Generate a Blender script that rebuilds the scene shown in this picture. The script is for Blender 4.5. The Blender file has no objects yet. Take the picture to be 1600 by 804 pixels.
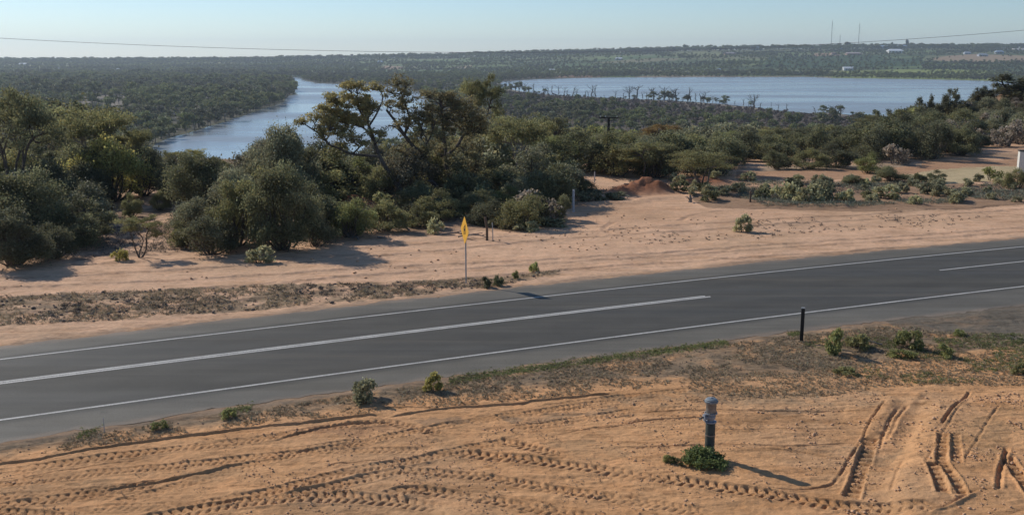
import bpy, math, random
import numpy as np
from mathutils import Vector
R = math.radians
rng = np.random.default_rng(7)
random.seed(7)
S = bpy.context.scene
C = S.collection
CAMZ = 9.5; PITCH = R(11.2); FP = 1600.0
cp, sp = math.cos(PITCH), math.sin(PITCH)

# ------------------------------------------------------------------ pixel <-> place
def ray(u, v):
    a, b = u - 800.0, v - 402.0
    return a, FP * cp - b * sp, -(FP * sp + b * cp)
def P(u, v, z=0.0):
    x, y, w = ray(u, v); t = (z - CAMZ) / w
    return x * t, y * t
def PD(u, v, y0):
    x, y, w = ray(u, v); t = y0 / y
    return x * t, y0, CAMZ + w * t
def proj(x, y, z):
    dz = z - CAMZ
    f = y * cp - dz * sp
    return 800 + FP * x / f, 402 + FP * (-y * sp - dz * cp) / f

# ------------------------------------------------------------------ noise
def _h(ix, iy, seed):
    n = (ix.astype(np.int64) * 374761393 + iy.astype(np.int64) * 668265263 + seed * 974634777) & 0xffffffff
    n = ((n ^ (n >> 13)) * 1274126177) & 0xffffffff
    n = (n ^ (n >> 16)) & 0xffffff
    return n / float(0xffffff)
def vn(x, y, s=1.0, seed=0):
    x = np.asarray(x, float) / s + 1000.5; y = np.asarray(y, float) / s + 1000.5
    ix = np.floor(x); iy = np.floor(y); fx = x - ix; fy = y - iy
    fx = fx * fx * (3 - 2 * fx); fy = fy * fy * (3 - 2 * fy)
    a = _h(ix, iy, seed); b = _h(ix + 1, iy, seed); c = _h(ix, iy + 1, seed); d = _h(ix + 1, iy + 1, seed)
    return a + (b - a) * fx + (c - a) * fy + (a - b - c + d) * fx * fy - 0.5
def fbm(x, y, s, seed=0, o=4, g=0.5):
    t = 0; a = 1.0
    for k in range(o):
        t = t + a * vn(x, y, s / 2 ** k, seed + k * 17); a *= g
    return t
def ss(a, b, x):
    t = np.clip((np.asarray(x, float) - a) / (b - a), 0, 1); return t * t * (3 - 2 * t)
def inpoly(px, py, poly):
    c = np.zeros(np.shape(px), bool); n = len(poly); j = n - 1
    for i in range(n):
        xi, yi = poly[i]; xj, yj = poly[j]
        if yi != yj:
            m = ((yi > py) != (yj > py)) & (px < (xj - xi) * (py - yi) / (yj - yi) + xi)
            c ^= m
        j = i
    return c

# ------------------------------------------------------------------ road lines (fitted on the ground plane)
def fit(pts):
    q = np.array([P(*p) for p in pts]); c = np.polyfit(q[:, 0], q[:, 1], 2)
    x0, x1 = q[:, 0].min() - 2, q[:, 0].max() + 2
    def f(x):
        x = np.asarray(x, float); xc = np.clip(x, x0, x1)
        return np.polyval(c, xc) + (x - xc) * (2 * c[0] * xc + c[1])
    return f
y_fe = fit([(0, 541), (400, 496), (800, 449), (1200, 408), (1600, 372)])
y_fl = fit([(0, 561), (400, 514), (800, 468.5), (1200, 425), (1600, 385)])
y_ce = fit([(0, 598), (400, 547), (800, 498), (1105, 463.5), (1468, 422), (1600, 408)])
y_nl = fit([(0, 655), (400, 602), (800, 546), (1200, 495.5), (1600, 447)])
y_ne = fit([(0, 690), (400, 634), (800, 573), (1200, 523), (1600, 478)])

# ------------------------------------------------------------------ terrain
CRU = [-400, 0, 200, 400, 600, 700, 800, 900, 1000, 1100, 1200, 1300, 1450, 1600, 2000]
CRV = [97, 96.5, 96, 95, 91, 89, 86, 83.5, 80.5, 78.5, 77, 76, 74.5, 75, 76]
MOUNDS = []
def add_mound(u, v, du, dep, h, sharp=2.0):
    x, y = P(u, v); MOUNDS.append((x, y, du * y / 1600.0, dep, h, sharp))
add_mound(1030, 299, 26, 1.5, .72, 1.8); add_mound(1006, 300, 36, 1.3, .45, 1.6)
add_mound(985, 300, 40, 1.6, 0.5)
add_mound(884, 300, 28, 1.2, 0.75)
add_mound(560, 322, 42, 1.8, 0.75)
add_mound(1098, 286, 48, 1.8, 0.5)
add_mound(640, 322, 40, 1.5, 0.4)
def H(x, y):
    x = np.asarray(x, float); y = np.asarray(y, float)
    y0 = 77 + 7 * ss(-8, 8, x) + 30 * ss(25, 60, x)
    z = -29.5 * ss(0, 1, (y - y0) / 235.0)
    z = z + 9.0 * np.exp(-((x - 88) / 24) ** 2 - ((y - 150) / 30) ** 2)
    z = z + (fbm(x, y, 26, 3, 3) * 1.0) * ss(70, 110, y) * (1 - ss(260, 330, y))
    z = z + fbm(x, y, 9, 5, 3) * 0.22 * ss(50, 60, y) * (1 - ss(260, 330, y))
    far = ss(1780, 2000, y)
    uu = 800 + 1631 * x / np.maximum(y, 1)
    zc = CAMZ + (85 - np.interp(uu, CRU, CRV)) / 1631 * 3400
    t = np.clip((y - 1830) / (3400 - 1830), 0, 1)
    tt = t * 0.55 + 0.45 * (t * t * (3 - 2 * t))
    up = (zc + 29.5) * tt
    z = z + up + far * (1 - ss(3000, 3400, y)) * fbm(x, y, 420, 9, 2) * 7 * ss(0, .2, t)
    z = z - 25 * ss(3450, 5500, y)
    for (mx, my, rx, ry, h, e) in MOUNDS:
        q = (np.abs(x - mx) / rx) ** e + (np.abs(y - my) / ry) ** e
        m = np.exp(-q * 1.6)
        z = z + h * m * (1 + 0.5 * fbm(x, y, 1.1, 77, 4, .6))
    return z
def G(u, v):
    """ground point seen at pixel u,v of the reference"""
    ys = np.concatenate([np.arange(12, 400, 0.5), np.arange(400, 5000, 4.0)])
    rx, ry, rw = ray(u, v)
    zz = CAMZ + rw * ys / ry; xx = rx * ys / ry
    d = zz - H(xx, ys); k = np.argmax(d < 0)
    if d[k] >= 0: k = len(ys) - 1
    if k == 0: k = 1
    f = d[k - 1] / (d[k - 1] - d[k] + 1e-9); y = ys[k - 1] + f * (ys[k] - ys[k - 1])
    x = rx * y / ry
    return float(x), float(y), float(H(x, y))

# water outlines
ZW = -29.25
def rough(poly, s, amp, seed):
    out = []; n = len(poly)
    for i in range(n):
        a = np.array(poly[i]); b = np.array(poly[(i + 1) % n]); L = np.linalg.norm(b - a); m = max(1, int(L / s))
        nn = np.array([-(b - a)[1], (b - a)[0]]) / (L + 1e-9)
        for k in range(m):
            p = a + (b - a) * k / m; o = float(fbm(p[0], p[1], s * 4, seed, 3)) * amp
            out.append(tuple(p + nn * o))
    return out
RIVER = rough([P(u, v, ZW) for u, v in [(222, 236), (240, 224), (262, 216), (300, 204), (350, 190), (400, 175), (440, 160), (456, 149), (458, 138), (453, 129),
    (432, 124), (400, 122.5), (396, 121), (470, 120.6), (474, 126), (500, 130), (532, 131.5), (600, 134), (640, 139), (668, 152), (676, 180),
    (672, 210), (640, 235), (560, 256), (450, 272), (300, 274), (190, 262), (200, 246)]], 14, 7, 5)
LAKE = rough([P(u, v, ZW) for u, v in [(774, 136), (780, 128), (830, 124), (960, 121), (1100, 120.5), (1260, 120), (1300, 122), (1450, 124), (1530, 126), (1584, 128),
    (1592, 138), (1570, 160), (1500, 188), (1400, 184), (1320, 180), (1280, 175), (1262, 177), (1216, 172), (1180, 167.5), (1130, 163), (1080, 160),
    (1040, 157), (1000, 155.5), (940, 152.5), (880, 149.5), (830, 145), (800, 141)]], 22, 16, 6)

# ------------------------------------------------------------------ near-ground marks: wheel tracks, grooves, ridges
def cr(pts, n=6):
    p = [np.array(q, float) for q in pts]; p = [2 * p[0] - p[1]] + p + [2 * p[-1] - p[-2]]; o = []
    for i in range(1, len(p) - 2):
        for k in range(n):
            t = k / n; a, b, c, d = p[i - 1:i + 3]
            o.append(.5 * ((2 * b) + (c - a) * t + (2 * a - 5 * b + 4 * c - d) * t * t + (3 * b - a - 3 * c + d) * t ** 3))
    o.append(p[-2]); return np.array(o)
TR = []
def track(kind, w, dep, pts, pitch=.2, fade=0.0):
    if kind == 'step': w *= .42; dep *= .62
    if kind == 'rut' and w < .2: w *= .62; dep *= .85
    TR.append((kind, w, dep, cr([P(*q) for q in pts]), pitch, fade))
track('lug', .42, .045, [(-60, 745), (25, 733), (100, 722), (150, 715), (200, 708), (300, 696), (380, 689)], .19)
track('lug', .40, .04, [(280, 702), (350, 692), (425, 682), (500, 668), (560, 662), (610, 660), (650, 670), (700, 682)], .17)
track('lug', .40, .04, [(-60, 766), (0, 756), (100, 743), (175, 735), (260, 727), (350, 717), (430, 710), (500, 705), (590, 703), (675, 702)], .17)
track('lug', .40, .05, [(-60, 802), (0, 790), (60, 782), (125, 773), (190, 762), (260, 750)], .2)
track('lug', .38, .035, [(150, 792), (230, 770), (300, 750), (380, 728), (450, 712), (525, 697), (590, 685), (650, 673), (720, 660), (800, 647), (900, 634), (1000, 622)], .16)
track('lug', .40, .045, [(80, 808), (160, 793), (250, 789), (330, 783), (400, 772), (470, 757), (550, 737), (630, 722), (700, 707), (760, 694), (820, 681)], .17)
track('lug', .5, .055, [(200, 815), (280, 800), (350, 789), (430, 780), (500, 777), (570, 779), (640, 786), (700, 796)], .2)
track('lug', .42, .055, [(440, 778), (500, 766), (550, 754), (590, 742), (630, 736), (700, 740), (760, 746), (800, 752), (870, 762), (950, 773), (1030, 787), (1120, 806)], .19)
track('lug', .42, .055, [(590, 775), (650, 766), (725, 775), (800, 787), (860, 796), (930, 808)], .2)
track('lug', .42, .05, [(760, 684), (800, 691), (840, 702), (885, 714)], .18)
track('lug', .46, .075, [(700, 707), (750, 711), (800, 716), (850, 721), (900, 727), (975, 738), (1050, 750), (1125, 762), (1200, 773), (1300, 787), (1380, 794), (1470, 800)], .22)
track('lug', .36, .03, [(640, 676), (720, 658), (800, 643), (875, 632), (950, 623), (1085, 609)], .17)
track('lug', .36, .028, [(1060, 625), (1130, 622), (1200, 620)], .17)
track('lug', .34, .04, [(-40, 800), (40, 802), (120, 806)], .2)
track('lad', .34, .06, [(1362, 683), (1354, 705), (1345, 732), (1337, 755), (1329, 776)], .28)
track('lad', .26, .055, [(1473, 686), (1472, 706), (1471, 730), (1484, 750), (1505, 782)], .27)
track('lad', .24, .035, [(1491, 686), (1492, 706), (1495, 732)], .26)
track('lad', .26, .07, [(1455, 732), (1463, 750), (1474, 780)], .27)
track('lad', .30, .06, [(1572, 722), (1586, 742), (1604, 768), (1620, 790)], .28)
track('rut', .12, .10, [(1516, 611), (1505, 625), (1490, 645), (1468, 672)])
track('rut', .16, .12, [(1572, 706), (1567, 730), (1560, 756), (1561, 776)])
track('rut', .10, .07, [(1384, 624), (1372, 640), (1362, 655), (1345, 690), (1328, 715), (1310, 745)])
track('rut', .12, .05, [(1312, 742), (1300, 755), (1270, 762), (1230, 764), (1200, 762)])
track('rut', .14, .06, [(1404, 636), (1396, 650), (1380, 680), (1370, 705)])
track('ridge', .3, .07, [(1398, 620), (1385, 640), (1372, 660), (1358, 685)])
track('ridge', .2, .05, [(1440, 612), (1425, 632), (1405, 660), (1392, 685), (1385, 700)])
track('rut', .14, .05, [(1418, 632), (1405, 652), (1394, 672), (1386, 690)])
track('step', .3, .10, [(1532, 774), (1510, 783), (1490, 792), (1465, 803), (1440, 812)])
track('rut', .10, .035, [(1368, 700), (1362, 730), (1352, 765)])
track('step', .2, .09, [(-60, 732), (0, 724), (60, 716), (115, 706), (160, 699), (215, 689), (300, 679), (400, 668), (460, 662), (525, 654), (600, 647)])
track('step', .2, .09, [(600, 653), (645, 645), (700, 637), (760, 633), (800, 629.5), (875, 622), (965, 615)])
track('step', .2, .08, [(145, 768), (200, 758), (260, 748), (320, 737), (360, 726), (392, 721)])
track('step', .25, .1, [(425, 690), (480, 672), (530, 662), (580, 659), (620, 660)])
track('step', .2, .05, [(560, 640), (620, 636), (700, 637)])
track('rut', .1, .03, [(880, 672), (950, 668), (1020, 656), (1050, 660)])
track('rut', .12, .035, [(960, 698), (1040, 697), (1130, 694), (1250, 697), (1330, 690)])
track('rut', .1, .03, [(1090, 672), (1200, 670), (1340, 668)])
track('rut', .1, .03, [(820, 752), (900, 770), (980, 790), (1050, 808)])
track('rut', .1, .03, [(860, 680), (930, 668), (1010, 655)])
track('rut', .14, .04, [(1000, 645), (1100, 640), (1220, 642), (1370, 641)])
# long smooth tyre streaks on the sand shoulder beyond the road
for k, (a, b, c, d) in enumerate([(430, 418, 404, 380), (446, 428, 410, 386), (415, 400, 372, 350), (399, 386, 361, 342), (470, 447, 421, 398)]):
    track('rut', .35, .06, [(-40, a + 22), (300, a + 6), (600, b), (900, c), (1250, d), (1640, d - 26)])
track('rut', .3, .04, [(960, 345), (945, 352), (952, 362), (990, 372), (1060, 378)])
track('rut', .3, .05, [(1060, 345), (1100, 333), (1200, 326), (1350, 325), (1600, 322)])
track('ridge', 1.2, .22, [(905, 318), (980, 314), (1060, 308), (1130, 313), (1230, 322), (1330, 324)])

track('lug', .34, .03, [(-40, 776), (40, 772), (130, 766), (200, 758)], .18)
track('lug', .36, .03, [(400, 708), (470, 700), (540, 690), (600, 683)], .18)
track('lug', .36, .035, [(800, 668), (900, 655), (1000, 640), (1085, 632)], .17)
track('rut', .1, .035, [(500, 730), (560, 722), (640, 716)]); track('rut', .1, .03, [(20, 748), (120, 730), (240, 712)])
track('rut', .12, .03, [(620, 760), (760, 770), (900, 792), (960, 806)]); track('rut', .1, .035, [(1180, 700), (1260, 706), (1310, 716)])
track('rut', .1, .04, [(980, 662), (1040, 655), (1110, 652)]); track('rut', .1, .03, [(1500, 640), (1470, 690), (1440, 740)])
track('rut', .1, .035, [(1560, 640), (1530, 690), (1505, 730)]); track('rut', .09, .03, [(1410, 720), (1400, 745), (1390, 772)])
def tracks_apply(X, Y, Z, D):
    """adds the marks to heights Z and to the disturbed-soil mask D"""
    for kind, w, dep, pl, pitch, fade in TR:
        m = np.where((X > pl[:, 0].min() - w * 1.6) & (X < pl[:, 0].max() + w * 1.6) & (Y > pl[:, 1].min() - w * 1.6) & (Y < pl[:, 1].max() + w * 1.6))
        if len(m[0]) == 0: continue
        x = X[m]; y = Y[m]; best = np.full(x.shape, 1e9); s = np.zeros_like(x); t = np.zeros_like(x); acc = 0
        for i in range(len(pl) - 1):
            a, b = pl[i], pl[i + 1]; d = b - a; L = np.hypot(*d)
            if L < 1e-6: continue
            q = np.clip(((x - a[0]) * d[0] + (y - a[1]) * d[1]) / L ** 2, 0, 1)
            ex = x - a[0] - q * d[0]; ey = y - a[1] - q * d[1]; dd = np.hypot(ex, ey)
            k = dd < best
            best[k] = dd[k]; s[k] = acc + q[k] * L; t[k] = ((d[0] * ey - d[1] * ex) / L)[k]; acc += L
        t = t + 0; best = np.abs(best)
        wob = vn(x, y, .35, 31) * .05 * w / .4 + (fbm(x, y, .5, 33, 3, .6) * w * .5 if kind in ('step', 'rut') else 0)
        tt = (t + wob) / w; at = np.abs(tt)
        endf = ss(0, .5, s) * (1 - ss(acc - .5, acc, s)); endf = np.where(best > 0, endf, endf)
        var = 0.68 + 0.32 * ss(-.25, .25, vn(x, y, 1.7, int(w * 999) + len(pl)))
        if kind == 'lug':
            inside = 1 - ss(.46, .56, at)
            ph = (s / pitch + at * .9 + np.where(tt > 0, .5, 0)) % 1.0
            lug = ss(.05, .13, ph) * (1 - ss(.38, .46, ph)) * ss(.03, .07, at)
            z = inside * (-.2 - .95 * lug) + .5 * np.exp(-((at - .62) / .09) ** 2)
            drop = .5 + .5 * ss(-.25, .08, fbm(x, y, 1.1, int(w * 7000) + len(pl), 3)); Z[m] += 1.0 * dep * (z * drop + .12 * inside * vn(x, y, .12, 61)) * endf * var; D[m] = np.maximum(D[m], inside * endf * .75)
        elif kind == 'lad':
            inside = 1 - ss(.44, .54, at)
            ph = (s / pitch) % 1.0; lug = ss(.05, .2, ph) * (1 - ss(.5, .65, ph))
            z = inside * (-.45 - .7 * lug) + .5 * np.exp(-((at - .62) / .1) ** 2)
            Z[m] += 1.3 * dep * z * ss(0, .08, s) * (1 - ss(acc - .08, acc, s)); D[m] = np.maximum(D[m], inside * .8)
        elif kind == 'rut':
            Z[m] += dep * (-np.exp(-(at * 1.9) ** 2) + .4 * np.exp(-((at - .95) / .3) ** 2)) * ss(0, .3, s) * (1 - ss(acc - .3, acc, s)) * var
            D[m] = np.maximum(D[m], np.exp(-(at * 1.9) ** 2) * .5)
        elif kind == 'ridge':
            Z[m] += dep * np.exp(-(at * 1.6) ** 2) * endf * var
        elif kind == 'step':   # a low scarp: raised lip beyond the line, trench in front of it
            Z[m] += dep * (np.exp(-((tt - .45) / .4) ** 2) - .7 * np.exp(-((tt + .25) / .28) ** 2)) * endf * var
            D[m] = np.maximum(D[m], np.exp(-(tt / .6) ** 2) * .9 * endf)

def micro(X, Y):
    """fine relief of the bare ground near the road"""
    near = 1 - ss(45, 75, Y)
    z = fbm(X, Y, 3.0, 41, 3) * .07 + fbm(X, Y, .5, 43, 5, .68) * .026
    r = np.abs(vn(X, Y, .22, 51)) * -.02 + vn(X, Y, .09, 52) * .012
    z = z + fbm(X * .16 + Y * .02, Y - X * .13, .22, 57, 3, .6) * .028 * (1 - ss(34, 50, Y))
    return (z + r * (1 - ss(34, 50, Y))) * (0.4 + 0.6 * near) * (1 - ss(75, 100, Y))
MR = [P(*q) for q in [(1396, 612), (1430, 606), (1520, 603), (1700, 600), (1800, 830), (1300, 830), (1330, 776), (1345, 720), (1366, 660)]]
def road_mask(X, Y):
    return ss(-.45, .0, Y - y_ne(X)) * (1 - ss(.0, .45, Y - y_fe(X)))

def near_ground(X, Y):
    Z = H(X, Y); D = np.zeros_like(Z)
    m = Y < 75
    x, y = X[m], Y[m]
    z = micro(x, y); d = np.zeros_like(z)
    # raised pad of dozed soil at the right
    cx, cy = 11.3, 22.0
    sd = np.minimum.reduce([ss(0, .7, (x - np.interp(y, [19, 21.6, 24, 26.8], [7.6, 8.2, 9.6, 11.2]))), ss(0, 1.0, 27.6 - y)])
    z += .16 * sd
    tracks_apply(x, y, z, d)
    rm = road_mask(x, y)
    deep = ss(.25, .7, y - y_ne(x)) * (1 - ss(-.7, -.25, y - y_fe(x)))
    z = z * (1 - rm) + rm * (.012 * vn(x, y, .6, 91) - .006) - .06 * deep
    Z[m] += z; D[m] = d
    return Z, D
def GZ(x, y):
    a, _ = near_ground(np.atleast_1d(np.asarray(x, float)).copy(), np.atleast_1d(np.asarray(y, float)).copy()); return a
def GZ1(x, y): return float(GZ(x, y)[0])

# ------------------------------------------------------------------ mesh helpers
def mesh_np(name, V, F, mats=(), smooth=False, col=None, loops=4, matidx=None):
    me = bpy.data.meshes.new(name); V = np.asarray(V, np.float32); F = np.asarray(F, np.int32)
    n = len(F); me.vertices.add(len(V)); me.vertices.foreach_set('co', V.ravel())
    me.loops.add(n * loops); me.loops.foreach_set('vertex_index', F.ravel())
    me.polygons.add(n); me.polygons.foreach_set('loop_start', np.arange(n, dtype=np.int32) * loops)
    me.polygons.foreach_set('loop_total', np.full(n, loops, np.int32))
    if smooth: me.polygons.foreach_set('use_smooth', np.ones(n, bool))
    for m in mats: me.materials.append(m)
    if matidx is not None: me.polygons.foreach_set('material_index', np.asarray(matidx, np.int32))
    me.update(calc_edges=True)
    if col is not None:
        a = me.color_attributes.new('Col', 'FLOAT_COLOR', 'POINT')
        c = np.ones((len(V), 4), np.float32); c[:, :3] = col; a.data.foreach_set('color', c.ravel())
    return me
class MB:
    def __init__(s): s.v = []; s.f = []; s.c = []
    def add(s, V, F, col=(1, 1, 1)):
        b = len(s.v); s.v += [tuple(p) for p in V]; s.f += [tuple(i + b for i in f) for f in F]; s.c += [col] * len(V)
    def box(s, x0, x1, y0, y1, z0, z1):
        s.add([(x0, y0, z0), (x1, y0, z0), (x1, y1, z0), (x0, y1, z0), (x0, y0, z1), (x1, y0, z1), (x1, y1, z1), (x0, y1, z1)],
              [(0, 3, 2, 1), (4, 5, 6, 7), (0, 1, 5, 4), (1, 2, 6, 5), (2, 3, 7, 6), (3, 0, 4, 7)])
    def tube(s, pts, rad, n=6, cap=True):
        pts = [Vector(p) for p in pts]; m = len(pts)
        if not hasattr(rad, '__len__'): rad = [rad] * m
        V = []; up = Vector((0.12, 0.05, 1)).normalized()
        for i, p in enumerate(pts):
            d = (pts[min(i + 1, m - 1)] - pts[max(i - 1, 0)]).normalized()
            a = d.cross(up if abs(d.dot(up)) < .95 else Vector((1, 0, 0))).normalized(); b = d.cross(a)
            for k in range(n):
                t = 2 * math.pi * k / n; V.append(p + (a * math.cos(t) + b * math.sin(t)) * rad[i])
        F = [(i * n + k, i * n + (k + 1) % n, (i + 1) * n + (k + 1) % n, (i + 1) * n + k) for i in range(m - 1) for k in range(n)]
        if cap: F += [tuple(range(n - 1, -1, -1)), tuple(range((m - 1) * n, m * n))]
        s.add(V, F)
    def lathe(s, prof, n=20, cx=0, cy=0):
        V = [(cx + r * math.cos(2 * math.pi * k / n), cy + r * math.sin(2 * math.pi * k / n), z) for r, z in prof for k in range(n)]
        m = len(prof)
        F = [(i * n + k, i * n + (k + 1) % n, (i + 1) * n + (k + 1) % n, (i + 1) * n + k) for i in range(m - 1) for k in range(n)]
        F += [tuple(range(n - 1, -1, -1)), tuple(range((m - 1) * n, m * n))]
        s.add(V, F)
    def mesh(s, name, mat, smooth=False, bevel=0):
        me = bpy.data.meshes.new(name); me.from_pydata(s.v, [], s.f); me.update()
        for m in (mat if isinstance(mat, (list, tuple)) else [mat]): me.materials.append(m)
        if smooth:
            me.polygons.foreach_set('use_smooth', [True] * len(me.polygons))
            try: me.set_sharp_from_angle(angle=R(35))
            except Exception: pass
        return me
def link(name, me, parent=None):
    o = bpy.data.objects.new(name, me); C.objects.link(o)
    if parent: o.parent = parent
    return o
def tag(o, label=None, cat=None, group=None, kind=None):
    if label: o['label'] = label
    if cat: o['category'] = cat
    if group: o['group'] = group
    if kind: o['kind'] = kind
    return o
def empty(name, loc, label, cat, group=None, rz=0, sc=1.0):
    o = link(name, None); o.location = loc; o.rotation_euler = (0, 0, rz)
    o.scale = sc if hasattr(sc, '__len__') else (sc, sc, sc); o.empty_display_size = .2
    return tag(o, label, cat, group)

# ------------------------------------------------------------------ materials
def mat(name, base=None, rough=.8, metal=0, spec=.3):
    m = bpy.data.materials.new(name); m.use_nodes = True; nt = m.node_tree; b = nt.nodes['Principled BSDF']
    if base: b.inputs['Base Color'].default_value = (*base, 1)
    b.inputs['Roughness'].default_value = rough; b.inputs['Metallic'].default_value = metal
    b.inputs['Specular IOR Level'].default_value = spec
    return m, nt, b
def N(nt, t, **k):
    n = nt.nodes.new(t)
    for a, b in k.items(): setattr(n, a, b)
    return n
def noise(nt, scale, detail=5, rough=.6, vec=None, dist=0):
    n = N(nt, 'ShaderNodeTexNoise'); n.inputs['Scale'].default_value = scale; n.inputs['Detail'].default_value = detail
    n.inputs['Roughness'].default_value = rough; n.inputs['Distortion'].default_value = dist
    if vec is not None: nt.links.new(vec, n.inputs['Vector'])
    return n.outputs['Fac']
def rng_map(nt, f, a, b, c, d):
    n = N(nt, 'ShaderNodeMapRange'); n.inputs[1].default_value = a; n.inputs[2].default_value = b; n.inputs[3].default_value = c; n.inputs[4].default_value = d
    nt.links.new(f, n.inputs[0]); return n.outputs[0]
def mul(nt, a, b, op='MULTIPLY'):
    n = N(nt, 'ShaderNodeMath', operation=op)
    for i, q in enumerate((a, b)):
        if hasattr(q, 'type') or hasattr(q, 'is_linked'): nt.links.new(q, n.inputs[i])
        else: n.inputs[i].default_value = q
    return n.outputs[0]
def mixc(nt, f, a, b, mode='MIX'):
    n = N(nt, 'ShaderNodeMix', data_type='RGBA', blend_type=mode)
    for i, q in ((0, f), (6, a), (7, b)):
        if isinstance(q, (tuple, list)): n.inputs[i].default_value = (*q, 1)
        elif isinstance(q, (int, float)): n.inputs[i].default_value = q
        else: nt.links.new(q, n.inputs[i])
    return n.outputs[2]
def pos(nt): return N(nt, 'ShaderNodeNewGeometry').outputs['Position']
def scl(nt, col, f):
    n = N(nt, 'ShaderNodeVectorMath', operation='SCALE'); 
    if isinstance(col, tuple): n.inputs[0].default_value = col
    else: nt.links.new(col, n.inputs[0])
    nt.links.new(f, n.inputs['Scale']); return n.outputs[0]
def bump(nt, b, h, s, d):
    n = N(nt, 'ShaderNodeBump'); n.inputs['Strength'].default_value = s; n.inputs['Distance'].default_value = d
    nt.links.new(h, n.inputs['Height']); nt.links.new(n.outputs[0], b.inputs['Normal'])

def simple(name, base, rough=.7, metal=0, var=.25, sc=8, bmp=0.0, spec=.3):
    m, nt, b = mat(name, base, rough, metal, spec)
    tc = N(nt, 'ShaderNodeTexCoord').outputs['Object']
    f = rng_map(nt, noise(nt, sc, 6, .65, tc), .3, .7, 1 - var, 1 + var)
    nt.links.new(scl(nt, base, f), b.inputs['Base Color'])
    if bmp: bump(nt, b, noise(nt, sc * 4, 5, .6, tc), bmp, .02)
    return m

# ground
m_ground, nt, b = mat('ground_soil', rough=.95, spec=.15)
at = N(nt, 'ShaderNodeAttribute', attribute_name='Col').outputs['Color']
p = pos(nt)
f1 = rng_map(nt, noise(nt, .45, 6, .65, p), .3, .7, .84, 1.14)
f2 = rng_map(nt, noise(nt, 5.0, 6, .7, p), .28, .72, .82, 1.16)
f3 = rng_map(nt, noise(nt, 42.0, 3, .7, p), .3, .7, .84, 1.14)
c = scl(nt, at, mul(nt, mul(nt, f1, f2), f3))
red = rng_map(nt, noise(nt, .9, 5, .7, p, .6), .5, .72, 0, .3)
c = mixc(nt, red, c, mixc(nt, 1.0, c, (1.0, .80, .66), 'MULTIPLY'))
mp = N(nt, 'ShaderNodeMapping'); mp.inputs['Scale'].default_value = (.28, 1, 1); mp.inputs['Rotation'].default_value = (0, 0, R(-14)); nt.links.new(p, mp.inputs['Vector'])
st = rng_map(nt, noise(nt, 1.5, 7, .72, mp.outputs[0], .8), .49, .64, 0, .6)
c = mixc(nt, st, c, mixc(nt, 1.0, c, (.66, .60, .52), 'MULTIPLY'))
st2 = rng_map(nt, noise(nt, 4.5, 6, .75, mp.outputs[0], .5), .56, .66, 0, .65)
c = mixc(nt, st2, c, mixc(nt, 1.0, c, (.55, .52, .50), 'MULTIPLY'))
st3 = rng_map(nt, noise(nt, .8, 5, .7, mp.outputs[0], .3), .56, .70, 0, .5)
c = mixc(nt, st3, c, mixc(nt, 1.0, c, (1.08, 1.12, 1.18), 'MULTIPLY'))
nt.links.new(c, b.inputs['Base Color'])
bump(nt, b, noise(nt, 14, 9, .78, p), .8, .05)

# asphalt
def asphalt(name, base):
    m, nt, b = mat(name, rough=.7, spec=.2)
    p = pos(nt)
    mp = N(nt, 'ShaderNodeMapping'); mp.inputs['Rotation'].default_value = (0, 0, R(-16)); mp.inputs['Scale'].default_value = (.06, 1.3, 1)
    nt.links.new(p, mp.inputs['Vector'])
    streak = rng_map(nt, noise(nt, 1.1, 4, .6, mp.outputs[0]), .3, .7, .84, 1.16)
    g = rng_map(nt, noise(nt, 26, 6, .85, p), .3, .7, .5, 1.6)
    pt = rng_map(nt, noise(nt, .5, 5, .65, p), .3, .7, .9, 1.12)
    at = N(nt, 'ShaderNodeAttribute', attribute_name='Col').outputs['Color']
    c = scl(nt, at, mul(nt, mul(nt, streak, g), pt))
    dust = rng_map(nt, noise(nt, .7, 7, .75, mp.outputs[0], .6), .56, .72, 0, .35); c = mixc(nt, dust, c, (.17, .135, .10))
    oil = rng_map(nt, noise(nt, 1.6, 5, .7, p, .4), .64, .72, 0, .35); c = mixc(nt, oil, c, (.03, .03, .03)); nt.links.new(c, b.inputs['Base Color'])
    bump(nt, b, noise(nt, 60, 4, .7, p), .5, .01)
    nt.links.new(rng_map(nt, noise(nt, .35, 4, .6, mp.outputs[0]), .3, .7, .65, .85), b.inputs['Roughness'])
    return m
m_asph = asphalt('asphalt', None)
m_paint, nt, b = mat('road_paint', rough=.6, spec=.3)
p = pos(nt); w = noise(nt, 24, 5, .8, p)
f = rng_map(nt, w, .36, .54, .3, 1)
nt.links.new(scl(nt, (.60, .565, .50), mul(nt, f, rng_map(nt, noise(nt, 1.3, 4, .6, p), .3, .7, .75, 1.05))), b.inputs['Base Color'])

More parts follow.
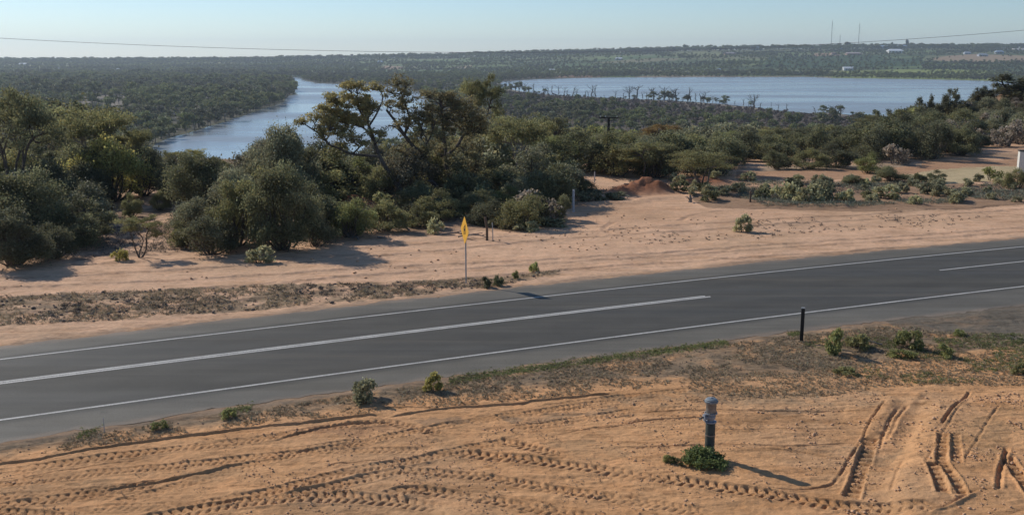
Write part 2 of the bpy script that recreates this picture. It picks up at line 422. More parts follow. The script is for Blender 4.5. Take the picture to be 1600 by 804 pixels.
# foliage: the colour is the object's own colour times a per-clump shade of the leaves
def leafmat(name, use_obj=True, base=(.07, .08, .04), trans=.4, patch=False):
    m, nt, b = mat(name, rough=.62, spec=.22)
    at = scl(nt, N(nt, 'ShaderNodeAttribute', attribute_name='Col').outputs['Color'], rng_map(nt, noise(nt, .35, 2, .5, pos(nt)), .3, .7, .95, 1.35))
    oi = N(nt, 'ShaderNodeObjectInfo')
    if use_obj: c = mixc(nt, 1.0, at, oi.outputs['Color'], 'MULTIPLY')
    else: c = mixc(nt, 1.0, at, base, 'MULTIPLY')
    if patch:
        pp = pos(nt)
        c = mixc(nt, rng_map(nt, noise(nt, .006, 5, .65, pp), .44, .58, 0, .95), c, mixc(nt, 1.0, at, (.125, .112, .078), 'MULTIPLY'))
        c = mixc(nt, rng_map(nt, oi.outputs['Random'], .5, 1, 0, .55), c, mixc(nt, 1.0, at, (.07, .082, .034), 'MULTIPLY'))
        c = scl(nt, c, rng_map(nt, oi.outputs['Random'], 0, 1, .72, 1.25))
    nt.links.new(c, b.inputs['Base Color'])
    tr = N(nt, 'ShaderNodeBsdfTranslucent'); nt.links.new(scl(nt, c, rng_map(nt, oi.outputs['Random'], 0, 1, 1.2, 1.4)), tr.inputs['Color'])
    mx = N(nt, 'ShaderNodeMixShader'); mx.inputs[0].default_value = trans
    nt.links.new(b.outputs[0], mx.inputs[1]); nt.links.new(tr.outputs[0], mx.inputs[2])
    nt.links.new(mx.outputs[0], nt.nodes['Material Output'].inputs['Surface'])
    return m
m_leaf = leafmat('leaves')
m_far = leafmat('valley_leaves', False, (.175, .18, .07), .22, True)
m_grey = leafmat('grey_twigs', False, (.10, .088, .072), .1); m_lig = leafmat('lignum_twigs', False, (.20, .155, .125), .1)
m_dry = leafmat('dry_grass', False, (.27, .21, .13), .2)
m_green = leafmat('green_grass', False, (.15, .16, .06), .3)
m_reed = leafmat('reeds', False, (.11, .14, .05), .3)
m_bark = simple('bark_dark', (.10, .08, .065), .9, var=.4, sc=6, bmp=.6)
m_barkp = simple('bark_pale', (.26, .22, .18), .85, var=.35, sc=5, bmp=.4)
m_dead = simple('dead_wood', (.16, .145, .13), .9, var=.35, sc=3, bmp=.4)
m_deadd = simple('drowned_wood', (.13, .12, .11), .9, var=.35, sc=2)
m_clod = simple('soil_clods', (.50, .30, .175), .95, var=.3, sc=6, bmp=.5)
m_stone = simple('dark_stones', (.16, .12, .095), .95, var=.35, sc=5)

# water
m_water, nt, b = mat('river_water', (.26, .275, .265), .1, 0, .5)
b.inputs['IOR'].default_value = 1.33
p = pos(nt); mp = N(nt, 'ShaderNodeMapping'); mp.inputs['Scale'].default_value = (.25, 1, 1); nt.links.new(p, mp.inputs['Vector'])
patch = noise(nt, .014, 4, .6, mp.outputs[0], .6)
h = mul(nt, noise(nt, .25, 3, .55, mp.outputs[0]), rng_map(nt, patch, .42, .6, .5, 1.2))
bump(nt, b, h, .025, 1.5)
nt.links.new(rng_map(nt, patch, .42, .6, .16, .34), b.inputs['Roughness'])

# ------------------------------------------------------------------ ground sheet
def rows():
    y = [9.0]
    while y[-1] < 8200:
        q = y[-1]
        if q < 15: d = .12
        elif q < 28.5: d = .024
        elif q < 32.5: d = .034
        elif q < 90: d = max(.05, q * q / (9.5 * 1600) * .55)
        elif q < 400: d = 1.5
        elif q < 1750: d = min(8, q * q / (39 * 1600) * .55)
        elif q < 3600: d = 11
        else: d = q * .05
        y.append(q + d)
    return np.array(y)
ys = rows()
sd = np.arange(-.505, .506, .00115)
sl = -.505 - np.cumsum(np.linspace(.002, .03, 26)); srr = -sl
ssx = np.concatenate([sl[::-1], sd, srr])
YY, SX = np.meshgrid(ys, ssx, indexing='ij'); XX = SX * (YY + 8)
Z, D = near_ground(XX, YY)
nr, nc = XX.shape
U, Vv = proj(XX, YY, np.where(YY < 330, 0, Z))      # where each point of the plain lies on the survey of the photo
Uf, Vf = proj(XX, YY, Z)
base = np.zeros((nr, nc, 3))
def put(mask, col):
    m = np.clip(mask, 0, 1)[..., None]; base[:] = base * (1 - m) + np.array(col) * m
n1 = fbm(XX, YY, 5, 61, 4); n2 = fbm(XX, YY, .8, 62, 4, .6); n3 = fbm(XX, YY, 18, 63, 3); n4 = fbm(XX, YY, .25, 64, 3, .6)
SAND = (.66, .368, .18); PINK = (.69, .445, .29)
put(np.ones_like(Z), SAND)
put(ss(0, 1, (YY - y_fe(XX) + .3)), PINK)
put(ss(.05, .4, n1) * .35 * (YY < 90), (.50, .33, .20))
put(ss(.1, .5, n3) * .3 * (YY < 90), (.40, .23, .13))
# verge on the near side of the road
dn = y_ne(XX) - YY
lit = ss(-.1, .25, dn) * (1 - ss(np.interp(U, [0, 400, 700, 1000, 1100, 1300, 1400, 1600], [1.0, 1.1, 1.9, 2.8, 3.6, 4.6, 4.4, 4.6]) - .4,
      np.interp(U, [0, 400, 700, 1000, 1100, 1300, 1400, 1600], [1.0, 1.1, 1.9, 2.8, 3.6, 4.6, 4.4, 4.6]) + .5, dn + n2 * .8))
put(lit * ss(-.7, .1, n2 + n1 * .4) * .9, (.26, .195, .13))
put(lit * ss(-.1, .3, n4 + n2 * .5) * .6, (.13, .105, .075))
for q, c_, a_ in [([(1120, 648), (1250, 644), (1280, 655), (1250, 665), (1130, 665)], (.42, .23, .11), .7), ([(1190, 640), (1240, 636), (1290, 640), (1270, 646), (1200, 646)], (.20, .15, .10), .7),
      ([(790, 652), (880, 642), (965, 636), (960, 646), (880, 655), (800, 662)], (.28, .20, .13), .65), ([(-60, 765), (100, 752), (260, 738), (380, 728), (380, 742), (240, 758), (60, 775)], (.42, .26, .14), .6),
      ([(420, 795), (560, 790), (700, 800), (700, 820), (400, 820)], (.42, .24, .12), .6), ([(500, 668), (600, 664), (640, 672), (580, 680), (500, 678)], (.36, .20, .11), .6),
      ([(640, 655), (720, 650), (740, 658), (680, 668)], (.26, .19, .13), .5), ([(940, 620), (1100, 612), (1380, 612), (1380, 634), (1180, 632), (1000, 636)], (.33, .235, .145), .55),
      ([(1330, 700), (1400, 690), (1420, 712), (1370, 728)], (.26, .19, .12), .5), ([(1480, 700), (1560, 640), (1620, 640), (1560, 730)], (.40, .25, .13), .5), ([(840, 690), (940, 688), (1010, 715), (930, 718)], (.44, .28, .15), .5)]:
    put(inpoly(U + n2 * 30 + n4 * 12, Vv + n2 * 7 + n4 * 4, q) * a_ * ss(-.5, .2, n2 + n4 * .5), c_)
# loose gravel beside the seal, both sides
df = YY - y_fe(XX)
put((1 - ss(.0, .55, dn + n2 * .35)) * ss(-1.5, -.3, dn) * .75, (.27, .205, .15))
put((1 - ss(.0, .9, df + n2 * .5)) * ss(-1.5, -.3, df) * .7, (.30, .23, .175))
put(ss(-.2, .2, U - 1380 + 0 * U) * inpoly(U + n2 * 14, Vv + n2 * 3, [(1378, 500), (1450, 486), (1530, 474), (1700, 462), (1760, 540), (1620, 532), (1560, 530), (1490, 522), (1420, 518)]) * .85, (.15, .135, .11))
# rubble band beyond the road
band = inpoly(U + n1 * 30, Vv + n2 * 6, [(-300, 478), (0, 463), (200, 455), (400, 446), (600, 441), (760, 434), (880, 421), (860, 431), (760, 449), (600, 466), (400, 483), (300, 489), (150, 502), (0, 508), (-300, 540)])
put(band * ss(-.5, .2, n2) * .75, (.27, .20, .125))
put(band * ss(.0, .4, n4 + n2 * .6) * .5, (.15, .12, .085))
# soils under the scrub beyond the cleared sand
scr = (YY > 62) * (YY < 320)
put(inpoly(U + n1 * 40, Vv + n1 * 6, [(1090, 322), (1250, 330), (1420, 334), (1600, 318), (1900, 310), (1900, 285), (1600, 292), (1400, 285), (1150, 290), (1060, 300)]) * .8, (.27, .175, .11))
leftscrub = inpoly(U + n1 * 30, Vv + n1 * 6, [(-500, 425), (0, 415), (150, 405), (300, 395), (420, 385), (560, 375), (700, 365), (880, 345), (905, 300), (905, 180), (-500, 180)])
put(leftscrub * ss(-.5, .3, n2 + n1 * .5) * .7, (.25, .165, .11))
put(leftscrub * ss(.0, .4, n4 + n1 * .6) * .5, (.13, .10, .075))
put(inpoly(U, Vv + n1 * 3, [(1150, 268), (1300, 262), (1440, 256), (1700, 246), (1700, 268), (1560, 272), (1440, 278), (1300, 281), (1150, 282)]) * .9, (.42, .25, .15))
put(inpoly(U + n2 * 5, Vv + n2 * 2, [(1415, 272), (1500, 265), (1560, 262), (1600, 262), (1590, 272), (1545, 285), (1480, 289), (1420, 284)]) * .95, (.50, .41, .25))
put(inpoly(U, Vv, [(1180, 262), (1440, 257), (1440, 262), (1180, 268)]) * .7, (.33, .28, .22))
# sloping ground below the bluff
slope = ss(84 - 14 * (XX < 0), 104 - 20 * (XX < 0), YY) * (YY < 420) * (1 - inpoly(U, Vv, [(1130, 270), (1130, 283), (1440, 283), (1700, 275), (1700, 246), (1440, 254)]))
put(slope * ss(-.5, .2, fbm(XX, YY, 14, 71, 4)) * .9, (.12, .10, .07))
put(slope * ss(.1, .6, fbm(XX, YY, 9, 73, 4)) * .5, (.26, .17, .11))
spur = np.exp(-((XX - 86) / 32) ** 2 - ((YY - 146) / 34) ** 2)
put(ss(.25, .6, spur) * ss(-.3, .2, fbm(XX, YY, 10, 75, 4)) * .9, (.44, .22, .10))
put(ss(.25, .6, spur) * ss(.05, .4, fbm(XX, YY * 4, 16, 76, 4)) * .6, (.16, .11, .075))
# red soil of the spoil heaps
for (mx, my, rx, ry, h, e) in MOUNDS:
    put(np.exp(-((np.abs(XX - mx) / rx) ** 2 + (np.abs(YY - my) / ry) ** 2)) * 1.4, (.30, .135, .075))
# valley floor
vf = ss(300, 400, YY)
put(vf, (.085, .08, .055))
nv = fbm(XX, YY, 60, 81, 4); put(vf * ss(0, .5, nv) * .6, (.12, .11, .085))
put(vf * ss(.15, .6, fbm(XX, YY, 25, 82, 3)) * .4, (.055, .06, .035)); put(vf * ss(-60, 60, XX) * (YY < 1300), (.115, .095, .075))
def fld(poly, col, a=.95, j=1.2):
    put(inpoly(Uf + vn(XX, YY, 60, 5) * j * 6, Vf + vn(XX, YY, 45, 6) * j, poly) * (YY > 420) * a, col)
fld([(110, 152), (150, 148), (195, 150), (215, 165), (200, 182), (150, 188), (115, 178)], (.26, .225, .19), .75, 4)
hill = ss(1790, 1900, YY)
put(hill, (.10, .125, .055)); fb = fbm(XX * .25, YY + XX * .05, 120, 91, 3); put(hill * ss(.05, .2, fb) * .8, (.21, .215, .11)); put(hill * ss(.05, .15, -fb) * .8, (.07, .10, .04)); put(hill * ss(.12, .2, fbm(XX * .3, YY, 70, 191, 2)) * .8, (.17, .23, .08))
for q in [([(1285, 123), (1300, 112), (1400, 109), (1480, 108), (1600, 113), (1640, 130), (1500, 127)], (.24, .29, .09)),
          ([(1450, 93), (1480, 87), (1525, 84.5), (1600, 87), (1650, 88), (1650, 98), (1540, 97), (1500, 97)], (.33, .245, .16)),
          ([(1190, 104), (1200, 90), (1300, 87.5), (1450, 86), (1440, 95), (1480, 99), (1420, 104), (1300, 106)], (.05, .085, .032)),
          ([(630, 98), (650, 94), (735, 94), (735, 99), (700, 101)], (.13, .19, .06)), ([(590, 108), (597, 103), (628, 104), (629, 108)], (.32, .22, .15)),
          ([(700, 106), (735, 102), (740, 105), (735, 107)], (.33, .27, .18)), ([(1035, 88), (1060, 81), (1130, 82), (1125, 88)], (.20, .22, .10)),
          ([(925, 98), (1000, 92), (1060, 91), (1055, 95), (960, 99)], (.20, .19, .11)), ([(985, 113), (990, 108), (1030, 108), (1030, 113)], (.27, .24, .14)),
          ([(800, 121.5), (830, 117.5), (930, 118), (960, 121)], (.30, .19, .12)), ([(920, 121.5), (960, 118), (990, 118.5), (1000, 121)], (.15, .2, .07)),
          ([(880, 98), (960, 90), (1030, 86), (1030, 90), (960, 95)], (.10, .15, .055)), ([(985, 120.5), (1010, 118), (1060, 117.5), (1200, 119), (1300, 120), (1300, 122), (1000, 122)], (.30, .24, .17)),
          ([(1270, 88), (1275, 83.5), (1310, 83.5), (1312, 87)], (.34, .22, .15)), ([(1200, 88), (1200, 84), (1250, 84), (1250, 88)], (.13, .18, .06)),
          ([(800, 108), (880, 100), (930, 98), (920, 103), (850, 108)], (.10, .15, .06)), ([(370, 92), (520, 92), (520, 100), (370, 101)], (.10, .14, .06)),
          ([(1380, 89), (1440, 88), (1440, 91), (1380, 92)], (.13, .17, .07))]:
    fld(q[0], q[1])
# pale mud along the lake's near shore, green flat on it
def shore(poly, w, col, a, lo=-1e9):
    P2 = np.array(poly); mm = (YY > 380) & (YY < 2100) & (np.abs(Uf - 800) < 900); x, y = XX[mm], YY[mm]; best = np.full(x.shape, 1e9)
    for i in range(0, len(P2)):
        aa, bb = P2[i], P2[(i + 1) % len(P2)]; d = bb - aa; L2 = d @ d
        q = np.clip(((x - aa[0]) * d[0] + (y - aa[1]) * d[1]) / L2, 0, 1)
        best = np.minimum(best, np.hypot(x - aa[0] - q * d[0], y - aa[1] - q * d[1]))
    M = np.zeros_like(Z); M[mm] = 1 - ss(w * .5, w, best); put(M * a, col)
shore(LAKE[::3], 9, (.30, .27, .22), .85)
shore(RIVER[::3], 5, (.09, .095, .05), .9)
fld([(1208, 172), (1225, 168.5), (1262, 172), (1272, 177), (1240, 178)], (.10, .15, .05), .95, 1)
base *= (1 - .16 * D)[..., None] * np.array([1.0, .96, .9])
idx = np.arange(nr * nc).reshape(nr, nc)
F = np.stack([idx[:-1, :-1], idx[:-1, 1:], idx[1:, 1:], idx[1:, :-1]], -1).reshape(-1, 4)
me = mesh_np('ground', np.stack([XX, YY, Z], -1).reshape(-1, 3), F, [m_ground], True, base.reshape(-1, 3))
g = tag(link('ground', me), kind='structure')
# the plain behind and beside the viewpoint
bk = MB(); xs = [-300, -60, -20, 0, 20, 60, 300]; yb = [-250, -60, -10, 9.4]
bk.add([(x, y, -.06) for y in yb for x in xs], [(j * 7 + i, j * 7 + i + 1, j * 7 + i + 8, j * 7 + i + 7) for j in range(3) for i in range(6)])
me = bk.mesh('ground_behind', m_ground); a = me.color_attributes.new('Col', 'FLOAT_COLOR', 'POINT')
a.data.foreach_set('color', [.46, .285, .165, 1] * len(me.vertices)); tag(link('ground_behind', me), kind='structure')
del XX, YY, SX, U, Vv, Uf, Vf, n1, n2, n3, n4, base, F, idx, Z, D

# ------------------------------------------------------------------ road and its paint
def strip(name, ya, yb_, x0, x1, z, m, nx=500, ny=1, kind='structure', wob=0.0, colf=None, crown=None):
    xs = np.linspace(x0, x1, nx); V = []; cols = []
    for j in range(ny + 1):
        t = j / ny; w0 = wob * fbm(xs, xs * 0 + 3.3, .9, 11 + 5 * j, 4, .7) if j in (0, ny) else 0
        y = ya(xs) * (1 - t) + yb_(xs) * t + w0
        V.append(np.stack([xs, y, np.full_like(xs, z)], -1))
        if colf: cols.append(colf(xs, y))
    V = np.concatenate(V); i = np.arange(nx - 1)
    F = np.concatenate([np.stack([j * nx + i, j * nx + i + 1, (j + 1) * nx + i + 1, (j + 1) * nx + i], -1) for j in range(ny)])
    me = mesh_np(name, V, F, [m], False, np.concatenate(cols) if colf else None)
    return tag(link(name, me), kind=kind)
def road_col(x, y):
    c = np.tile(np.array([.070, .064, .052]), (len(x), 1))
    lane = lambda q: np.exp(-((y - q) / .38) ** 2)
    sh = np.clip(ss(.15, .6, y - y_fl(x)) + ss(.15, .6, y_nl(x) - y), 0, 1)
    w1 = (y_fl(x) - y_ce(x)); w2 = (y_ce(x) - y_nl(x))
    wheel = sum(lane(y_ce(x) + w1 * k) for k in (.27, .75)) + sum(lane(y_nl(x) + w2 * k) for k in (.25, .73))
    c = c * (1 + .10 * wheel - .0)[:, None]
    c = c * (1 - sh)[:, None] + np.array([.125, .112, .088]) * sh[:, None]
    e = np.clip(1 - ss(0, .55, y_fe(x) - y + .25 * fbm(x, y, .5, 4, 3)) + 1 - ss(0, .45, y - y_ne(x) + .25 * fbm(x, y, .5, 5, 3)), 0, 1) * .7
    return c * (1 - e)[:, None] + np.array([.23, .17, .12]) * e[:, None]
strip('road', lambda x: y_ne(x), lambda x: y_fe(x), -48, 75, .0, m_asph, 1600, 56, wob=.28, colf=road_col)
off = lambda f, d: (lambda x: f(x) + d)
pz = .004
strip('edge_line', off(y_fl, -.065), off(y_fl, .065), -48, 75, pz, m_paint, 240)
strip('edge_line', off(y_nl, -.065), off(y_nl, .065), -48, 75, pz, m_paint, 240)
xe1 = P(1103, 464)[0]; xe2 = P(1110, 463)[0]; xd = P(1468, 422)[0]
strip('centre_line', off(y_ce, .022), off(y_ce, .175), -48, xe1, pz, m_paint, 200)
strip('centre_line', off(y_ce, -.175), off(y_ce, -.022), -48, xe2, pz, m_paint, 200)
strip('centre_line', off(y_ce, -.06), off(y_ce, .07), xd, xd + 9, pz, m_paint, 12)
strip('centre_line', off(y_ce, -.06), off(y_ce, .07), xd + 18, xd + 27, pz, m_paint, 12)

# ------------------------------------------------------------------ water sheets
for nm, poly in (('river', RIVER), ('lake', LAKE)):
    me = bpy.data.meshes.new(nm); me.from_pydata([(x, y, ZW) for x, y in poly], [], [tuple(range(len(poly)))]); me.update()
    if me.polygons[0].normal.z < 0: me.flip_normals()
    me.materials.append(m_water); tag(link(nm, me), kind='structure')

# ------------------------------------------------------------------ foliage building
def rvec(n):
    v = rng.normal(size=(n, 3)); return v / np.linalg.norm(v, axis=1)[:, None]
def leaves(Cn, size, col, aspect=.45, up=.0, jit=.35):
    """quads (one small leaf sprig each) at the points Cn"""
    n = len(Cn); a = rvec(n); a[:, 2] += up; a /= np.linalg.norm(a, axis=1)[:, None]
    b = np.cross(a, rvec(n)); b /= np.linalg.norm(b, axis=1)[:, None] + 1e-9
    s = (size * (1 + jit * rng.uniform(-1, 1, n)))[:, None] * .5
    A = a * s; B = b * s * aspect
    V = np.stack([Cn - A, Cn + B, Cn + A, Cn - B], 1).reshape(-1, 3)
    cc = np.repeat(np.broadcast_to(col, (n, 3)), 4, axis=0)
    return V, cc
def clump(c, r, n, sub=7, flat=1.0):
    """points of leafy sub-clumps spread over an ellipsoid; returns points and shade"""
    k = max(3, sub); d = rvec(k); d[:, 2] = np.abs(d[:, 2]) * 1.0 - .35
    cen = np.array(c) + d * np.array(r) * rng.uniform(.45, .85, (k, 1))
    w = rng.integers(0, k, n); sh = rng.uniform(.72, 1.28, k)
    rr = np.array(r) * .48
    q = rvec(n) * (rng.uniform(0, 1, (n, 1)) ** .5) * rr
    q *= np.where(rng.uniform(size=(n, 1)) < .14, 1.9, 1.0); q[:, 2] *= .85
    return cen[w] + q, sh[w] * rng.uniform(.75, 1.25, n)
def shade_col(sh, hue=.12):
    n = len(sh); h = rng.uniform(-hue, hue, n)
    return np.stack([sh * (1 + h), sh, sh * (1 - h * .8)], -1)
def leafmesh(name, pts, sh, size, m=None, aspect=.62, up=0, hue=.12, jit=.35):
    V, cc = leaves(pts, size * (1.22 if m is None else 1.0), 1.0, aspect, up, jit)
    cc = np.repeat(shade_col(sh, hue), 4, axis=0)
    F = np.arange(len(V)).reshape(-1, 4)
    return mesh_np(name, V, F, [m or m_leaf], False, cc)
def wander(a, b, n, amp, droop=0):
    a = np.array(a, float); b = np.array(b, float); L = np.linalg.norm(b - a); pts = []
    o = rng.normal(size=3) * amp * L; o2 = rng.normal(size=3) * amp * L * .5
    for i in range(n + 1):
        t = i / n; pts.append(a + (b - a) * t + o * math.sin(math.pi * t) + o2 * math.sin(2 * math.pi * t) + np.array([0, 0, droop * L * math.sin(math.pi * t)]))
    return pts
def taper(r0, r1, n): return [r0 + (r1 - r0) * (i / n) for i in range(n + 1)]

def extent(P_, w, h):
    rr = np.hypot(P_[:, 0], P_[:, 1]); return float(2 * np.percentile(rr, 93)), float(np.percentile(P_[:, 2], 99))
def make_mallee(seed, h=6.0, w=6.5, n=9000, ls=.15, trunks=4, flat=.42, pale=False):
    global rng; rng = np.random.default_rng(seed)
    mb = MB(); P_, S_ = [], []
    ends = []
    for k in range(trunks):
        a = 2 * math.pi * (k + rng.uniform(-.3, .3)) / trunks; rad = w * .5 * rng.uniform(.25, .55); hh = h * rng.uniform(.45, .62)
        mid = np.array([math.cos(a) * rad, math.sin(a) * rad, hh]); pts = wander((math.cos(a) * .12, math.sin(a) * .12, -.15), mid, 6, .07)
        r0 = h * .022 * rng.uniform(.8, 1.2); mb.tube(pts, taper(r0, r0 * .6, 6), 7)
        for j in range(rng.integers(2, 5)):
            a2 = a + rng.uniform(-1.1, 1.1); rr = w * .5 * rng.uniform(.4, .88); hz = h * (1 - .42 * (rr / (w * .5)) ** 2) * rng.uniform(.78, .95)
            e = np.array([math.cos(a2) * rr, math.sin(a2) * rr, hz]); p2 = wander(mid, e, 5, .1, .06); mb.tube(p2, taper(r0 * .5, r0 * .16, 5), 5)
            ends.append(e)
            for q in range(3):
                e2 = e + rng.normal(size=3) * np.array([.16, .16, .05]) * w * .8; e2[2] = min(e2[2], h * .97)
                mb.tube(wander(p2[3], e2, 4, .1), taper(r0 * .22, r0 * .08, 4), 4); ends.append(e2)
    ends = np.array(ends); per = n // len(ends)
    for e in ends:
        r = w * rng.uniform(.11, .19); p_, s_ = clump(e + np.array([0, 0, .02 * h]), (r, r, r * flat * 1.3), per, 10); P_.append(p_); S_.append(s_ * rng.uniform(.8, 1.2))
    P_ = np.concatenate(P_); S_ = np.concatenate(S_)
    return mb.mesh('trunk', m_barkp if pale else m_bark, True), leafmesh('crown', P_, S_, ls), extent(P_, w, h)
def make_bush(seed, h=3.0, w=4.0, n=7000, ls=.13, lobes=10, up=.3, low=.1):
    global rng; rng = np.random.default_rng(seed)
    mb = MB(); P_, S_ = [], []
    for k in range(lobes):
        a = rng.uniform(0, 2 * math.pi); rr = w * .5 * math.sqrt(rng.uniform(.05 if k % 3 else .45, 1)) * .74
        hz = h * math.sqrt(max(.1, 1 - (rr / (w * .5)) ** 2)) * (rng.uniform(.62, .95) if k % 3 else rng.uniform(.22, .5))
        r = w * rng.uniform(.17, .25); e = np.array([math.cos(a) * rr, math.sin(a) * rr, max(h * low + r * .4, hz - r * .5)])
        mb.tube(wander((e[0] * .12, e[1] * .12, -.1), e, 5, .08), taper(h * .017, h * .006, 5), 5)
        p_, s_ = clump(e, (r, r, r * 1.0), n // lobes, 9); P_.append(p_); S_.append(s_ * rng.uniform(.78, 1.22))
        for q in range(4):
            e2 = e + rvec(1)[0] * r * 1.15; e2[2] = abs(e2[2]); mb.tube([e * .5, e * .9, e2], [h * .006, h * .004, h * .0015], 4)
    P_ = np.concatenate(P_); S_ = np.concatenate(S_); P_[:, 2] = np.maximum(P_[:, 2], .03)
    return mb.mesh('stem', m_bark, True), leafmesh('foliage', P_, S_, ls, up=up), extent(P_, w, h)
def make_pine(seed, h=6.0, w=3.2, n=6500, ls=.15):
    global rng; rng = np.random.default_rng(seed)
    mb = MB(); P_, S_ = [], []
    nb = rng.integers(3, 6)
    for k in range(nb):
        a = 2 * math.pi * k / nb; rr = w * .5 * rng.uniform(.15, .7); top = h * rng.uniform(.7, 1.0) if k else h
        pts = wander((0, 0, -.1), (math.cos(a) * rr, math.sin(a) * rr, top), 7, .04); mb.tube(pts, taper(h * .016, h * .004, 7), 5)
        pa = np.array([tuple(v_) for v_ in pts]); m_ = n // nb; nt_ = 34; tt = rng.uniform(.12, 1.0, nt_); wi = rng.integers(0, nt_, m_); an = rng.uniform(0, 6.28, nt_); rad = w * .26 * (1.12 - tt) ** .7 * rng.uniform(.3, 1, nt_)
        cen = np.stack([np.interp(tt * 7, range(8), pa[:, i_]) for i_ in range(3)], -1); cen[:, 0] += np.cos(an) * rad; cen[:, 1] += np.sin(an) * rad
        P_.append(cen[wi] + rng.normal(size=(m_, 3)) * np.array([.13, .13, .26])); S_.append(rng.uniform(.7, 1.3, nt_)[wi] * rng.uniform(.75, 1.25, m_))
    P_ = np.concatenate(P_); return mb.mesh('trunk', m_bark, True), leafmesh('crown', P_, np.concatenate(S_), ls, up=.5), extent(P_, w, h)
def make_dead(seed, h=9.0, m=None, n1=6, fork=True):
    global rng; rng = np.random.default_rng(seed)
    mb = MB(); top = np.array([rng.uniform(-.12, .12) * h, rng.uniform(-.1, .1) * h, h * rng.uniform(.65, .9)])
    pts = wander((0, 0, -.5), top, 6, .04); mb.tube(pts, taper(h * .038, h * .014, 6), 6)
    for j in range(n1):
        t = rng.uniform(.3, .95); q = np.array(pts[int(t * 6)]); a = rng.uniform(0, 6.28); L = h * rng.uniform(.2, .5)
        e = q + np.array([math.cos(a) * L * .7, math.sin(a) * L * .7, L * rng.uniform(.5, 1.0)]); p2 = wander(q, e, 4, .1); mb.tube(p2, taper(h * .016, h * .005, 4), 5)
        for k in range(2):
            mb.tube([p2[2], p2[2] + np.array([rng.normal() * .1, rng.normal() * .1, .14]) * h], [h * .007, h * .003], 4)
    return mb.mesh('dead_tree', m or m_deadd, True), h

def place_tree(protos, kind, loc, hm, wm, color, label, cat, group, names, rz=None):
    """empty at the base > trunk/stem, crown/foliage; shared meshes, scaled to the surveyed size"""
    tr, cw, (w, h) = protos
    o = empty(kind, loc, label, cat, group, random.uniform(0, 6.28) if rz is None else rz, (wm / w, wm / w, hm / h))
    a = link(names[0], tr, o); b_ = link(names[1], cw, o); b_.color = (*color, 1); a.color = (*color, 1)
    return o

OLIVE = (.20, .185, .08); DARK = (.115, .112, .062); GREYG = (.215, .205, .12); YEL = (.31, .27, .085); DOL = (.155, .15, .075); SALT = (.34, .315, .17)
BRN = (.25, .205, .155); BRG = (.225, .225, .085)
MAL = [make_mallee(11, 6, 6.5, 13000, .11), make_mallee(12, 6, 7, 15000, .11, 5), make_mallee(13, 6, 6, 12000, .11, 3), make_mallee(14, 5.5, 6.5, 13000, .11, 4, pale=True)]
BUS = [make_bush(21, 3, 4, 11500, .095, 16), make_bush(22, 3, 4, 11500, .095, 20), make_bush(23, 3.4, 3.6, 10500, .095, 14)]
BIG = [make_bush(31, 5, 6, 28000, .11, 26), make_bush(32, 5, 6, 26000, .11, 22)]
SAL = [make_bush(41, .9, 1.4, 1500, .10, 8, .8, .05), make_bush(42, 1.0, 1.3, 1500, .10, 7, .8, .05), make_bush(43, .8, 1.4, 1400, .09, 8, .8, .05)]
PIN = [make_pine(51), make_pine(52, 6, 3.8, 7000), make_pine(53, 5.5, 2.6, 5000)]
TWG = [make_bush(61, 1.6, 2.4, 1300, .13, 9, .4)]
rng = np.random.default_rng(99)
fam = {'mallee': (MAL, 'mallee_tree', 'tree', ('trunk', 'crown')), 'bush': (BUS, 'bush', 'bush', ('stem', 'foliage')), 'big': (BIG, 'large_bush', 'bush', ('stem', 'foliage')),
       'salt': (SAL, 'saltbush', 'bush', ('stem', 'foliage')), 'pine': (PIN, 'pine_tree', 'tree', ('trunk', 'crown')), 'twig': (TWG, 'twiggy_shrub', 'shrub', ('stem', 'foliage'))}
def veg(kind, u, vb, vt, wpx, color, label, var=0, dist=None, group=None, rz=None):
    if dist: x, y, _ = PD(u, vb, dist); z = float(H(x, y))
    else: x, y, z = G(u, vb)
    if y < 75: z = GZ1(x, y)
    wm = max(.15, wpx * y / 1600 * (.9 if kind in ('mallee', 'pine') else .98))
    if kind in ('salt', 'bush', 'twig', 'big') and not dist:
        y2 = y + wm * .42; x = x * y2 / y; y = y2; z = GZ1(x, y) if y < 75 else float(H(x, y))
    top = PD(u, vt, y)[2]; hm = max(.15, wm * .28, top - z)
    ps, nm, cat, parts = fam[kind]; pr = ps[var % len(ps)]
    grp = group or {'tree': 'mallee trees beyond the road', 'bush': 'bushes in the roadside scrub', 'shrub': 'twiggy shrubs in the scrub'}[cat]
    if nm == 'pine_tree' and not group: grp = 'dark pines on the red slope'
    if nm == 'saltbush' and not group: grp = 'small saltbushes near the road'
    return place_tree(pr, nm, (x, y, z), hm, wm, color, label, cat, grp, parts, rz)

